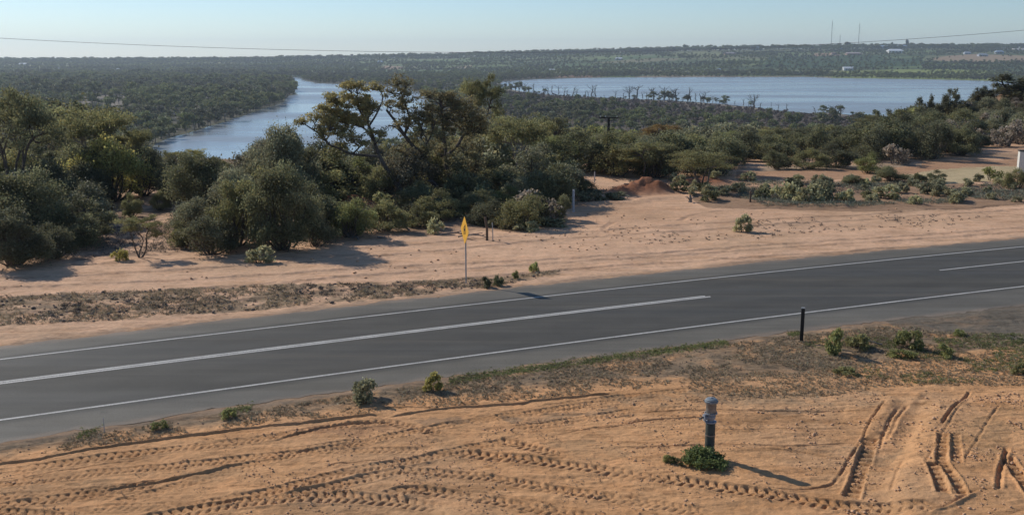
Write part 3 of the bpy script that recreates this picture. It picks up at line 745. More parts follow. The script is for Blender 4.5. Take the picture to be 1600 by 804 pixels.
exec_list = []
exec_list += [
 # left wood: mallees and bushes (kind, u, base v, top v, width, colour, label, variant, distance)
 ('mallee', 34, 330, 143, 150, DOL, 'big dark mallee at the left edge, tallest crown of the left wood', 1, 62),
 ('mallee', -60, 350, 165, 150, DOL, 'dark mallee cut by the left edge of the photo', 0, 66),
 ('mallee', 150, 315, 170, 140, OLIVE, 'flat topped mallee with bare forked limbs right of the biggest left mallee', 3, 70),
 ('bush', 178, 300, 217, 120, YEL, 'yellow green domed bush under the flat topped mallee on the left', 1, 68),
 ('mallee', 215, 305, 200, 60, OLIVE, 'slim mallee on the right shoulder of the flat topped one', 2, 74),
 ('mallee', 272, 300, 236, 34, OLIVE, 'small umbrella crown seen against the river, left of a pair', 2, 84),
 ('mallee', 306, 300, 233, 48, YEL, 'small flat umbrella crown seen against the river, right of a pair', 0, 84),
 ('bush', 226, 304, 238, 66, DARK, 'dark bush behind the sandy clearing', 0, 70),
 ('bush', 270, 303, 248, 52, DARK, 'dark dense bush just left of the trunked olive bush', 2, 68),
 ('big', 318, 322, 244, 104, DOL, 'rounded olive bush with visible trunk at the right of the clearing', 0, 62),
 ('big', 450, 330, 202, 100, GREYG, 'tall grey green bush that tops out beside the river', 1, 64),
 ('big', 440, 396, 264, 112, DOL, 'huge dark green bush spreading over the sand in front', 0, 50),
 ('big', 374, 392, 286, 90, OLIVE, 'big olive bush pressed against the left of the huge front bush', 1, 51),
 ('bush', 494, 388, 318, 66, DARK, 'dark bush pressed against the right of the huge front bush', 1, 51),
 ('big', 372, 350, 268, 96, GREYG, 'grey green bush on the left shoulder of the huge front bush', 1, 56),
 ('bush', 330, 404, 338, 92, DARK, 'dark low bush at the front, left of the huge bush', 0, None),
 ('bush', 288, 388, 348, 56, OLIVE, 'olive bush between the small trunked tree and the huge bush', 2, None),
 ('mallee', 219, 402, 338, 76, OLIVE, 'low spreading tree on thin stems at the front of the left scrub', 2, None),
 ('bush', 208, 342, 304, 38, OLIVE, 'small round tree alone in the sandy clearing', 2, None),
 ('bush', 128, 392, 338, 78, DOL, 'dark olive bush left of the low spreading tree', 1, None),
 ('big', 38, 398, 272, 136, DOL, 'tall bush with yellowish top at the far left, behind the shadowed corner', 0, 52),
 ('big', 18, 420, 330, 120, DARK, 'very dark bush at the front left corner of the scrub', 1, 46),
 ('bush', 88, 408, 352, 70, DARK, 'very dark bush at the front, second from the left edge', 0, None),
 ('bush', 100, 340, 296, 70, DARK, 'dark bush left of the sandy clearing', 2, None),
 ('big', 75, 330, 255, 90, DARK, 'deep shaded bush under the big left mallee', 0, 60),
 ('bush', 136, 306, 256, 70, DARK, 'dark bush below the yellow green domed bush', 1, 66),
 ('bush', 160, 350, 326, 48, GREYG, 'grey green low bush at the left side of the clearing', 0, None),
 ('salt', 188, 408, 390, 26, YEL, 'little yellowish tuft bush on the sand before the low spreading tree', 0, None),
 ('salt', 404, 414, 387, 42, SALT, 'pale grey bush in front of the huge dark bush', 1, None),
 ('bush', 250, 330, 300, 30, OLIVE, 'small olive bush at the back of the clearing', 1, None),
 ('bush', 500, 372, 290, 86, DOL, 'olive bush right of the huge front bush', 2, 54),
 ('bush', 548, 376, 312, 74, BRG, 'green bush in front of the small red mound', 0, None),
 ('bush', 600, 366, 318, 70, OLIVE, 'olive bush centre of the low row left of the road sign', 1, None),
 ('bush', 510, 300, 236, 90, DARK, 'dark bush below the leftmost limb of the great mallee', 0, 68),
 ('bush', 556, 300, 246, 74, BRG, 'yellow green bush below the long bare limb', 2, 70),
 ('bush', 590, 318, 262, 66, OLIVE, 'rounded bush under the left trunk of the great mallee', 1, 66),
 ('bush', 650, 322, 286, 70, DOL, 'bush at the foot of the leaning trunks', 0, 63),
 ('bush', 640, 352, 322, 66, DARK, 'dark low bush behind the fallen branches', 2, None),
 ('salt', 681, 366, 343, 26, SALT, 'pale green tufty bush just left of the diamond road sign', 0, None),
 ('bush', 700, 342, 312, 72, OLIVE, 'olive bush directly behind the diamond road sign', 1, None),
 ('bush', 742, 338, 298, 56, DOL, 'bush behind the wooden post by the sign', 0, None),
 ('bush', 790, 330, 292, 60, BRG, 'bright green bush right of the great mallee', 2, None),
 ('salt', 790, 358, 332, 60, SALT, 'pale saltbush in front of the grey twiggy shrub, left one', 2, None),
 ('twig', 834, 352, 300, 84, BRN, 'grey brown twiggy shrub at the corner of the left scrub', 0, None),
 ('bush', 876, 346, 306, 36, DOL, 'dark green bush at the corner of the scrub by the white posts', 1, None),
 ('salt', 862, 356, 338, 56, GREYG, 'low grey green saltbush at the scrub corner', 1, None),
 ('salt', 745, 352, 336, 40, GREYG, 'grey green saltbush by the wooden post', 1, None),
 ('salt', 820, 362, 346, 44, SALT, 'pale saltbush at the sandy edge below the twiggy shrub', 0, None),
 ('mallee', 812, 308, 184, 118, OLIVE, 'mallee with pale leaning trunks right of the great mallee', 3, 74),
 ('twig', 760, 306, 216, 100, GREYG, 'thin grey foliage behind the right side of the great mallee', 0, 78),
 ('mallee', 752, 300, 120, 66, OLIVE, 'small far crown peeping over the right of the great mallee', 2, 90),
 ('big', 560, 300, 246, 80, GREYG, 'thin grey green bush behind the bare limb', 1, 78),
 ('big', 640, 300, 262, 80, GREYG, 'grey green bush filling between the two great trunks', 0, 78),
 ('big', 716, 306, 262, 90, DARK, 'dark undergrowth behind the right trunks of the great mallee', 1, 76),
 # centre
 ('bush', 912, 308, 279, 40, DOL, 'dark round bush left of the red earth mound', 0, None),
 ('salt', 925, 316, 298, 44, GREYG, 'low grey bush on the edge of the sand below the utility pole', 2, None),
 ('salt', 958, 314, 300, 36, GREYG, 'low grey bush between the dark round bush and the red mound', 1, None),
 ('mallee', 868, 300, 214, 96, BRG, 'mallee left of the utility pole with yellow green crown', 0, 84),
 ('mallee', 910, 296, 226, 80, OLIVE, 'mallee with layered crown just left of the utility pole', 1, 92),
 ('mallee', 1010, 286, 222, 104, OLIVE, 'mallee standing on top of the red earth mound', 2, 80),
 ('mallee', 1094, 294, 236, 108, OLIVE, 'leaning mallee right of the red earth mound', 0, 73),
 ('mallee', 1068, 280, 214, 70, OLIVE, 'mallee behind the leaning one right of the mound', 3, 92),
 ('mallee', 1140, 272, 206, 80, BRG, 'mallee with bright crown at the start of the dirt track', 1, 100),
 ('mallee', 965, 285, 205, 80, DOL, 'mallee immediately right of the utility pole', 1, 104),
 ('mallee', 1030, 270, 194, 70, (.21, .14, .055), 'rust tinged crown beyond the red mound', 2, 122),
 ('mallee', 1210, 264, 203, 76, OLIVE, 'round crown behind the left end of the dirt track', 0, 108),
 ('mallee', 1255, 262, 201, 66, DARK, 'dark round crown behind the middle of the dirt track', 2, 108),
 ('bush', 1214, 266, 236, 42, DOL, 'low dome bush on the far edge of the dirt track, leftmost', 0, None),
 ('bush', 1262, 266, 234, 60, OLIVE, 'yellowish dome bush on the far edge of the dirt track', 1, None),
 ('bush', 1308, 264, 226, 62, DARK, 'dark bush on the far edge of the dirt track', 2, None),
 ('bush', 1355, 272, 239, 44, BRG, 'round green tree on short trunk beside the dirt track', 2, None),
 ('twig', 1397, 260, 227, 46, BRN, 'round grey leafless shrub beside the dirt track', 0, None),
 ('bush', 1414, 243, 225, 18, YEL, 'small bright green bush right of the grey leafless shrub', 0, None),
 ('bush', 1364, 243, 228, 14, YEL, 'tiny bright bush left of the grey leafless shrub', 0, None),
 ('bush', 1394, 286, 261, 60, DOL, 'wide dark green dome bush on the near side of the dirt track', 1, None),
 ('bush', 1332, 290, 274, 36, DOL, 'small dark dome left of the wide one by the track', 0, None),
 ('bush', 1463, 286, 267, 32, DOL, 'small green dome at the pale sand patch', 2, None),
 ('twig', 1548, 284, 262, 36, BRG, 'thin open shrub on the pale sand patch', 0, None),
 ('bush', 1588, 296, 264, 40, OLIVE, 'green bush in front of the white block wall', 1, None),
 ('bush', 1630, 298, 262, 60, OLIVE, 'green bush beyond the right edge of the photo', 1, None),
 ('salt', 1160, 364, 337, 28, SALT, 'lone pale saltbush out on the open sand', 1, None),
 ('salt', 1430, 320, 306, 22, SALT, 'lone little saltbush at the edge of the sand, left of a pair', 0, None),
 ('salt', 1492, 318, 301, 28, SALT, 'lone little saltbush at the edge of the sand, right of a pair', 2, None),
 ('salt', 1225, 313, 286, 44, SALT, 'big pale saltbush at the left end of the long row', 0, None),
 ('salt', 1262, 320, 290, 44, SALT, 'large pale saltbush right in front of the long row', 1, None),
 ('salt', 1284, 316, 284, 34, GREYG, 'grey saltbush second line of the long row', 2, None),
 ('salt', 1244, 300, 280, 40, DARK, 'dark bush at the back of the long saltbush row', 1, None),
 ('salt', 1320, 316, 296, 28, SALT, 'pale saltbush mid row, below the round green tree', 0, None),
 ('salt', 1380, 312, 290, 42, SALT, 'pale saltbush pair mid row, below the wide dark dome', 1, None),
 ('salt', 1456, 304, 284, 44, GREYG, 'grey green saltbush below the small green dome', 2, None),
 ('salt', 1110, 304, 288, 26, SALT, 'pale saltbush under the leaning mallee, left one', 0, None),
 ('salt', 1130, 306, 290, 30, GREYG, 'pale saltbush under the leaning mallee, right one', 1, None),
 # near side of the road
 ('salt', 1302, 556, 513, 34, BRG, 'tall green bush right of the black guide post', 1, None),
 ('salt', 1337, 548, 522, 40, OLIVE, 'dark green bush next to the tall one by the guide post', 0, None),
 ('salt', 1420, 548, 517, 44, BRG, 'spreading green bush in the middle of the right verge', 2, None),
 ('salt', 1480, 560, 539, 30, BRG, 'small green bush lowest on the right verge', 1, None),
 ('salt', 1500, 527, 515, 20, BRG, 'small green bush by the gravel turnout', 0, None),
 ('salt', 1408, 562, 546, 44, BRG, 'low green spread below the middle bush of the right verge', 2, None),
 ('salt', 1320, 590, 577, 40, OLIVE, 'flat green patch of bush on the verge above the air valve', 0, None),
 ('salt', 1592, 588, 568, 24, OLIVE, 'green bush at the right edge of the verge', 1, None),
 ('salt', 568, 632, 594, 56, GREYG, 'grey green bush on the near road edge, left of the weeds', 2, None),
 ('salt', 676, 614, 585, 30, YEL, 'yellowish weed clump on the near road edge', 1, None),
 ('salt', 358, 656, 640, 24, BRG, 'small green bush on the near road edge at the left', 0, None),
 ('salt', 250, 672, 658, 26, BRG, 'little green tuft on the near road edge, left of the small bush', 2, None),
 ('salt', 1047, 726, 710, 20, BRG, 'tiny green tuft left of the bush round the air valve', 1, None),
 ('salt', 1060, 729, 717, 16, DOL, 'tiny dark tuft touching the bush round the air valve', 2, None),
 ('salt', 834, 426, 410, 16, BRG, 'small green tuft on the sand right of the sign', 0, None),
 ('salt', 762, 450, 434, 20, DARK, 'dark dead tuft just right of the sign foot', 1, None),
 ('salt', 780, 447, 431, 18, DOL, 'dark tuft second to the right of the sign foot', 0, None),
 ('salt', 806, 436, 424, 12, BRG, 'tiny green tuft between the sign and the green one on the sand', 2, None),
]
# pines and trees of the red spur at the right
for i, (u, vb, vt, w, c, k, d, lab) in enumerate([
  (1590, 232, 116, 76, DARK, 'pine', 140, 'tallest dark pine at the right edge'), (1562, 222, 133, 34, DARK, 'pine', 150, 'dark pine with open top left of the tallest one'),
  (1541, 216, 135, 26, DARK, 'pine', 152, 'narrow pine against the lake, third from the right edge'), (1522, 214, 138, 30, DARK, 'pine', 150, 'narrow pine against the lake, fourth from the right edge'),
  (1478, 222, 140, 34, DARK, 'pine', 138, 'spiky pine that rises highest in the middle of the clump'), (1462, 226, 151, 26, DARK, 'pine', 136, 'spiky pine left of the highest one in the clump'),
  (1443, 226, 152, 30, DARK, 'pine', 134, 'twin topped pine at the left of the clump'), (1496, 224, 158, 32, DARK, 'pine', 136, 'pine right of the highest one in the clump'),
  (1422, 232, 167, 40, DOL, 'pine', 132, 'lower pine stepping down to the left of the clump'), (1510, 226, 164, 40, DARK, 'pine', 140, 'broad pine before the two narrow ones'),
  (1394, 236, 172, 34, DARK, 'pine', 130, 'small pine where the clump meets the lake shore'), (1378, 240, 176, 34, DOL, 'pine', 130, 'small pine leftmost against the lake'),
  (1352, 244, 180, 46, DOL, 'mallee', 128, 'low mallee left of all the pines'), (1460, 236, 190, 60, DOL, 'bush', 126, 'dark bush at the foot of the pine clump'),
  (1508, 244, 200, 60, BRG, 'bush', 118, 'green round bush below the pine clump'), (1475, 246, 208, 60, OLIVE, 'bush', 120, 'olive bush below the pine clump, left of the green one'),
  (1545, 242, 212, 50, DARK, 'bush', 118, 'dark bush in front of the red slope'), (1580, 236, 222, 30, DOL, 'bush', 118, 'low bush on the red slope above the wall'),
  (1430, 246, 212, 56, OLIVE, 'bush', 122, 'olive bush below the left of the pine clump'), (1390, 250, 208, 60, DARK, 'bush', 118, 'dark bush behind the leafless grey shrub'),
  (1348, 252, 212, 60, DARK, 'bush', 118, 'dark bush behind the round green tree by the track'), (1310, 250, 206, 60, DOL, 'mallee', 122, 'mallee at the left of the dark bushes behind the track'),
  (1602, 200, 150, 40, DARK, 'pine', 165, 'pine on the crest behind the tallest one'), (1575, 200, 160, 34, DARK, 'pine', 142, 'short pine on the red soil'),
  (1530, 180, 150, 30, DARK, 'pine', 160, 'dark low pine behind the red soil')]):
    exec_list.append((k, u, vb, vt, w, c, lab, i, d))
for e in exec_list:
    kind, u, vb, vt, w, c, lab, var, d = e
    veg(kind, u, vb, vt, w, c, lab, var, d)

CEU = [-60, 60, 95, 185, 225, 250, 385, 415, 480, 560, 760, 870, 950, 1130, 1250, 1340, 1400, 1500, 1620]
CEV = [152, 160, 176, 186, 234, 244, 245, 220, 214, 230, 192, 200, 206, 205, 202, 192, 176, 156, 140]
def infill(n, ulo, uhi, ylo, yhi, sep, hlo, hhi, label, fams, cols, group, avoid=(), wk=(1.1, 1.7), seed=1):
    g_ = np.random.default_rng(seed); pts = []
    for t in range(n * 30):
        if len(pts) >= n: break
        y = math.sqrt(g_.uniform(ylo ** 2, yhi ** 2)); u = g_.uniform(ulo, uhi); x = (u - 800) / 1631.0 * y
        uq, vq = proj(x, y, float(H(x, y)))
        if any(inpoly(np.array([uq]), np.array([vq]), a)[0] for a in avoid) or any(math.hypot(x - a, y - b) < sep for a, b in pts): continue
        h = g_.uniform(hlo, hhi); vt = proj(x, y, float(H(x, y)) + h)[1]
        if vt < np.interp(uq, CEU, CEV) or (seed in (3, 4, 5) and inpoly(np.array([uq]), np.array([vt + 4]), CLR)[0] and vq > 352): continue
        pts.append((x, y)); k = int(g_.integers(0, len(fams))); ps, nm, cat, parts = fam[fams[k]]; pr = ps[int(g_.integers(0, len(ps)))]
        z = GZ1(x, y) if y < 75 else float(H(x, y))
        place_tree(pr, nm, (x, y, z), h, h * g_.uniform(*wk), cols[int(g_.integers(0, len(cols)))], label, cat, group, parts, g_.uniform(0, 6.28))
CLR = [(140, 285), (290, 285), (285, 352), (235, 356), (140, 352)]
MNDS = [(510, 305), (620, 305), (620, 340), (510, 340)]
DK = [DARK, DOL, OLIVE, GREYG, (.13, .115, .075)]
infill(58, -60, 880, 66, 86, 2.9, 2.0, 3.6, 'dense dark undergrowth at the back of the left scrub', ['bush'], DK, 'undergrowth bushes at the back of the left scrub', [CLR, MNDS], seed=3)
infill(34, 225, 430, 74, 98, 2.4, .9, 1.9, 'low bush on the brow of the bluff above the river', ['bush'], DK, 'low bushes on the brow above the river', [], seed=12)
infill(13, -60, 250, 50, 66, 2.3, 1.6, 2.6, 'shaded undergrowth bush at the front left of the scrub', ['bush'], [DARK, DOL, GREYG], 'undergrowth bushes at the front left', [CLR, [(-100, 418), (600, 376), (600, 600), (-100, 600)]], seed=4)
infill(19, 250, 880, 54, 66, 2.2, 1.1, 1.9, 'low undergrowth bush in the middle of the left scrub', ['bush', 'salt'], [DARK, DOL, GREYG, OLIVE], 'low undergrowth of the left scrub', [CLR, MNDS, [(240, 398), (500, 384), (900, 352), (900, 600), (240, 600)]], seed=5)
infill(38, 900, 1150, 80, 106, 3.0, 1.8, 3.4, 'bush in the scrub behind the red mound and the utility pole', ['bush'], [DOL, OLIVE, GREYG, BRG], 'bushes behind the red mound', [], seed=6)
infill(26, 640, 1140, 86, 108, 4.0, 3.6, 5.2, 'mallee in the belt at the brow of the bluff', ['mallee'], [DOL, OLIVE, BRG, (.19, .145, .06)], 'mallees at the brow of the bluff', [], seed=7)
infill(64, 1150, 1530, 92, 122, 2.9, 2.0, 3.8, 'dark bush in the belt behind the dirt track', ['bush'], [DARK, DOL, OLIVE, DARK], 'dark bushes behind the dirt track', [[(1100, 262), (1300, 262), (1400, 255), (1560, 247), (1560, 300), (1100, 300)], [(1505, 150), (1700, 150), (1700, 262), (1505, 262)]], seed=8)
infill(52, 1490, 1640, 104, 165, 2.6, 1.2, 2.6, 'sparse grey bush on the red slope', ['bush', 'twig'], [DARK, GREYG, BRN], 'sparse bushes on the red slope', [], seed=9)
infill(46, 1060, 1620, 66, 78, 1.7, .35, .75, 'grey green saltbush in the row along the far side of the sand', ['salt'], [SALT, GREYG, DOL, (.26, .24, .14)], 'saltbush row beyond the sand', [], (1.3, 2.0), seed=10)

# bush around the foot of the valve
def build_valve_bush():
    global rng; rng = np.random.default_rng(5)
    tr, cw, wh = make_bush(71, .55, 1.25, 5200, .06, 20, .7, .02)
    x, y, _ = G(1102, 727); place_tree((tr, cw, wh), 'bush', (x, y, GZ1(x, y)), .34, .98, (.14, .17, .06), 'dense green bush growing round the foot of the air valve', 'bush', None, ('stem', 'foliage'), 0)
build_valve_bush()

# ------------------------------------------------------------------ the great mallee, two trunks systems traced as real trees
def hero(name, base, dist, trunks, clumps, color, label, n=15000, ls=.15, seed=1, rb=.22, diffuse=()):
    global rng; rng = np.random.default_rng(seed)
    bx, by, _ = PD(base[0], base[1], dist); bz = float(H(bx, by)) - .1
    o = empty(name, (bx, by, bz), label, 'tree', 'mallee trees beyond the road')
    L = lambda u, v, dd: np.array(PD(u, v, dist + dd)) - np.array([bx, by, bz])
    mb = MB(); nodes = []
    for t in trunks:
        pl = cr([L(*q) for q in t[1]], 4); m = len(pl) - 1
        mb.tube(pl, [t[0] * (1 - .62 * i / m) for i in range(m + 1)], 8); nodes += [p for p in pl[2:]]
    nodes = np.array(nodes); P_, S_ = [], []
    tot = sum(c[2] * c[3] for c in clumps)
    for (u, v, ru, rv, dd) in clumps:
        c = L(u, v, dd); k = dist / 1600.0; r = (ru * k, ru * k * .85, rv * k)
        nl = int(n * ru * rv / tot); nsub = max(7, int(ru * rv / 9)); ru *= 1.3; rv *= 1.45; r = (ru * k, ru * k * .85, rv * k)
        d = rvec(nsub); cen = c + d * np.array(r) * rng.uniform(.15, 1.0, (nsub, 1)); w = rng.integers(0, nsub, nl); sh = rng.uniform(.65, 1.3, nsub)
        q = rvec(nl) * (rng.uniform(0, 1, (nl, 1)) ** .6) * np.array([.42, .42, .22]); P_.append(cen[w] + q); S_.append(sh[w] * rng.uniform(.75, 1.25, nl))
        # twigs from the nearest limb out to the sub-clumps
        near = nodes[np.argmin(np.linalg.norm(nodes - (c - np.array([0, 0, r[2] * 1.5])), axis=1))]
        mid = near * .35 + (c - np.array([0, 0, r[2] * .6])) * .65
        mb.tube(wander(near, mid, 4, .08), taper(.05, .032, 4), 5)
        for ce in cen[:16]: mb.tube(wander(mid, ce, 3, .1), taper(.028, .010, 3), 4)
    for (u, v, ru, rv, nl) in diffuse:
        c = L(u, v, 0); k = dist / 1600.0; cen = c + rvec(46) * rng.uniform(.2, 1, (46, 1)) * np.array([ru * k, ru * k * .6, rv * k]); w = rng.integers(0, 46, nl)
        P_.append(cen[w] + rvec(nl) * np.array([.3, .3, .16]) * rng.uniform(.2, 1, (nl, 1))); S_.append(rng.uniform(.8, 1.3, nl))
        for ce in cen[:22]:
            nr_ = nodes[np.argmin(np.linalg.norm(nodes - ce, axis=1))]; mb.tube(wander(nr_, ce, 4, .1), taper(.026, .008, 4), 4)
    link('trunk', mb.mesh('trunk', m_bark, True), o)
    cw = link('crown', leafmesh('crown', np.concatenate(P_), np.concatenate(S_), ls), o); cw.color = (*color, 1)
hero('mallee_tree', (636, 316), 66,
  [(.17, [(640, 312, 0), (626, 297, 0), (607, 268, -.3), (595, 248, -.4), (586, 225, -.2), (578, 200, 0), (566, 180, .3), (556, 160, .5)]),
   (.10, [(594, 245, -.4), (575, 243, -.6), (548, 240, -.8), (530, 232, -1), (515, 226, -1.2), (508, 218, -1.4), (504, 205, -1.5)]),
   (.07, [(515, 226, -1.2), (500, 210, -1.3), (482, 198, -1.2), (470, 190, -1)]),
   (.08, [(586, 225, -.2), (574, 205, .4), (560, 196, .8), (542, 190, 1)]),
   (.07, [(576, 198, 0), (590, 175, -.4), (598, 152, -.6), (590, 137, -.6)]),
   (.06, [(552, 240, -.8), (565, 225, -1.4), (560, 215, -1.5)])],
  [(471, 188, 7, 7, -1), (492, 182, 9, 8, -1), (503, 204, 7, 8, -1.5), (504, 214, 6, 5, -1.4), (511, 170, 13, 8, 0), (520, 190, 16, 8, -.6), (545, 184, 18, 8, .8), (535, 178, 14, 8, 0),
   (566, 158, 13, 9, .4), (574, 172, 17, 10, .2), (562, 188, 18, 8, 0), (545, 133, 15, 5, .5), (560, 136, 16, 5, .2), (582, 136, 12, 5, -.4), (520, 150, 10, 6, .6), (596, 208, 10, 5, -1), (584, 206, 9, 4, -1),
   (550, 216, 13, 5, -1.5), (532, 226, 9, 5, -.8), (565, 222, 14, 4, -1.4), (528, 160, 9, 5, .5), (512, 182, 10, 6, .5)],
  (.27, .225, .095), 'great spreading mallee, left half with long bare limb over the river', 14500, .10, 301, diffuse=[(545, 160, 45, 26, 3200), (530, 205, 40, 16, 1800)])
hero('mallee_tree', (706, 318), 68,
  [(.20, [(702, 316, 0), (690, 306, 0), (682, 295, 0), (672, 275, -.2), (666, 255, -.3), (654, 238, -.3), (640, 222, -.2), (628, 205, 0), (618, 190, .3), (604, 172, .5)]),
   (.09, [(640, 222, -.2), (620, 200, -.8), (606, 196, -1)]),
   (.20, [(706, 314, 0), (712, 300, .2), (703, 275, .4), (697, 255, .4), (702, 240, .4), (714, 228, .6), (722, 215, .8), (735, 195, 1)]),
   (.12, [(697, 252, .4), (696, 230, .2), (692, 200, 0), (690, 175, -.2), (686, 150, 0)]),
   (.13, [(700, 312, 0), (690, 300, -.8), (678, 285, -1.2), (668, 282, -1.4)]),
   (.14, [(710, 314, .3), (722, 296, 1), (735, 280, 1.4), (745, 262, 1.6)]),
   (.09, [(632, 210, 0), (640, 190, .4), (634, 165, .4), (625, 140, .4)]),
   (.07, [(655, 240, -.3), (672, 215, -.6), (680, 190, -.6)])],
  [(620, 124, 17, 6, .4), (636, 129, 10, 5, .4), (607, 142, 10, 5, 0), (638, 143, 12, 5, .4), (613, 161, 14, 5, .5), (628, 165, 10, 5, .5), (635, 188, 18, 8, 0), (620, 192, 12, 5, -.8), (652, 180, 16, 8, -.2),
   (655, 190, 20, 9, -.5), (672, 172, 22, 12, 0), (690, 152, 22, 9, 0), (705, 150, 18, 9, .4), (665, 146, 17, 7, .4), (716, 165, 24, 14, .6), (735, 172, 22, 16, .8), (748, 190, 18, 18, 1), (728, 195, 24, 14, .8),
   (700, 182, 22, 12, 0), (755, 200, 10, 10, 1), (690, 210, 18, 8, -.6), (665, 232, 16, 8, -1.2), (690, 232, 18, 9, 1.4), (722, 226, 22, 10, 1.6), (742, 230, 16, 14, 1.4), (745, 258, 15, 16, 1.6), (724, 260, 18, 12, 2),
   (622, 236, 14, 8, -1), (612, 248, 8, 8, -1), (675, 262, 14, 8, 2), (735, 285, 14, 10, 1.6), (655, 206, 10, 5, -.5)],
  (.22, .185, .09), 'great dark mallee, right half with twisted black trunks', 16500, .10, 302, diffuse=[(628, 160, 30, 34, 1800), (700, 180, 60, 40, 4500), (715, 245, 48, 40, 2800), (650, 225, 40, 24, 1300)])

# ------------------------------------------------------------------ valley trees: individuals, then the wood as one mass
def low_gum(seed, h=8.0, w=8.0, n=520, ls=.75, flat=.7, tr=True, pale=False):
    global rng; rng = np.random.default_rng(seed); mb = MB(); P_, S_ = [], []
    mb.tube(wander((0, 0, -.6), (w * .05, 0, h * .6), 4, .05), taper(h * .028, h * .012, 4), 5)
    for k in range(7):
        a = rng.uniform(0, 6.28); rr = w * .5 * rng.uniform(.15, .62); hz = h * rng.uniform(.5, .85) * (1 - .25 * (rr / (w * .5)))
        e = np.array([math.cos(a) * rr, math.sin(a) * rr, hz]); r = w * rng.uniform(.15, .23)
        mb.tube([(0, 0, h * .25), e * .8, e], [h * .014, h * .008, h * .004], 4)
        p_, s_ = clump(e, (r, r, r * flat), n // 7, 7); P_.append(p_); S_.append(s_ * rng.uniform(.75, 1.25))
    Vl, cc = leaves(np.concatenate(P_), ls, 1.0, .6); cc = np.repeat(shade_col(np.concatenate(S_)), 4, 0)
    V = np.array(mb.v); nv = len(V); quads = [f for f in mb.f if len(f) == 4]
    F = np.concatenate([np.array(quads), np.arange(len(Vl)).reshape(-1, 4) + nv]); mi = [1] * len(quads) + [0] * (len(Vl) // 4)
    return mesh_np('gum_tree', np.concatenate([V, Vl]), F, [m_far, m_barkp if pale else m_deadd], False, np.concatenate([np.ones((nv, 3)), cc]), 4, mi)
GUM = [low_gum(401, 7.6, 9, 900, .62), low_gum(402, 8, 7.5, 800, .62), low_gum(403, 6.6, 9.5, 900, .62, flat=.6, pale=True), low_gum(404, 8.6, 8, 900, .62), low_gum(405, 5.6, 7, 700, .6, flat=.9)]
SKY = [low_gum(421, 9, 8, 800, 1.0, .9), low_gum(422, 9, 8, 800, 1.0, 1.1), low_gum(423, 9, 8, 800, 1.0, .8)]
GREYB = [low_gum(411, 3, 4, 260, .5), low_gum(412, 2.6, 3.6, 220, .5)]
for me in GREYB: me.materials[0] = m_lig
rng = np.random.default_rng(123)
riv = np.array(RIVER); lak = np.array(LAKE)
def scatter(n, ylo, yhi, sep_, tlo=-.62, thi=.62):
    out = []; t = 0
    y = np.sqrt(rng.uniform(ylo ** 2, yhi ** 2, n)); x = rng.uniform(tlo, thi, n) * y
    m = ~(inpoly(x, y, RIVER) | inpoly(x, y, LAKE)); x, y = x[m], y[m]
    return x, y
def thin(x, y, sep):
    grid = {}; keep = []
    for i in range(len(x)):
        s = sep(x[i], y[i]) if callable(sep) else sep; c = (int(x[i] // s), int(y[i] // s))
        if any((c[0] + a, c[1] + b) in grid and math.hypot(x[i] - grid[(c[0] + a, c[1] + b)][0], y[i] - grid[(c[0] + a, c[1] + b)][1]) < s for a in (-1, 0, 1) for b in (-1, 0, 1)): continue
        grid[c] = (x[i], y[i]); keep.append(i)
    return x[keep], y[keep]
# density: fewer trees on the grey lignum flat beside the lake and in the clearings
def dens(x, y):
    u, v = proj(x, y, H(x, y)); d = np.ones_like(u)
    d = np.where(inpoly(u, v, [(760, 140), (830, 147), (1000, 157), (1180, 169), (1300, 180), (1420, 186), (1400, 202), (1250, 193), (1100, 177), (900, 166), (790, 158)]), .02, d)
    d = np.where(inpoly(u, v, [(110, 152), (150, 148), (195, 150), (215, 165), (200, 182), (150, 188), (115, 178)]), .12, d)
    d = np.where(inpoly(u, v, [(1190, 170), (1225, 166), (1262, 172), (1285, 180), (1240, 182), (1200, 180)]), 0, d)
    return d
# 1) medium trees on the slope below the bluff and on the near valley floor: all individuals
x, y = scatter(3200, 92, 330, 6, -.56, .56); k = rng.uniform(size=len(x)) < np.where((x > 35) & (y < 125), .1, 1.0); x, y = x[k], y[k]
k = ~((x < -2) & (x / y > -.2) & (y > 210)); 
x, y = thin(x, y, 6.2)
uu, vv_ = proj(x, y, H(x, y) + 5.5); k = vv_ > np.interp(uu, CEU, CEV) - 8; x, y, uu, vv_ = x[k], y[k], uu[k], vv_[k]
k = (np.abs(uu - 800) < 850) & ~((uu > 1050) & (y < 128)) & ~((uu < 700) & (uu > 230) & (vv_ < 246)); x, y, uu, vv_ = x[k], y[k], uu[k], vv_[k]
# trees nearer the edge stand in front of the others: keep those whose crowns can be seen
o_ = np.argsort(y); skyl = np.full(200, 1e9); kept = []
for i in o_:
    b0, b1 = int(np.clip((uu[i] - 22 + 60) / 9, 0, 199)), int(np.clip((uu[i] + 22 + 60) / 9, 0, 199))
    if vv_[i] < skyl[b0:b1 + 1].max() + 11: kept.append(i); skyl[b0:b1 + 1] = np.minimum(skyl[b0:b1 + 1], vv_[i] + 4)
kept = kept[:280]
REG = [(-99, 250, 'mid green gum on the slope behind the left wood'), (250, 480, 'gum on the river slope left of the great mallee'), (480, 780, 'gum on the river slope behind the great mallee'),
       (780, 960, 'gum with full crown on the slope left of the utility pole'), (960, 1130, 'gum with full crown on the slope behind the red mound'), (1130, 1330, 'gum on the slope behind the dirt track'), (1330, 9999, 'gum low on the slope behind the dark pines')]
gum0 = []
SLOPE_COL = [OLIVE, DOL, GREYG, BRG, (.17, .14, .06), (.14, .15, .08)]
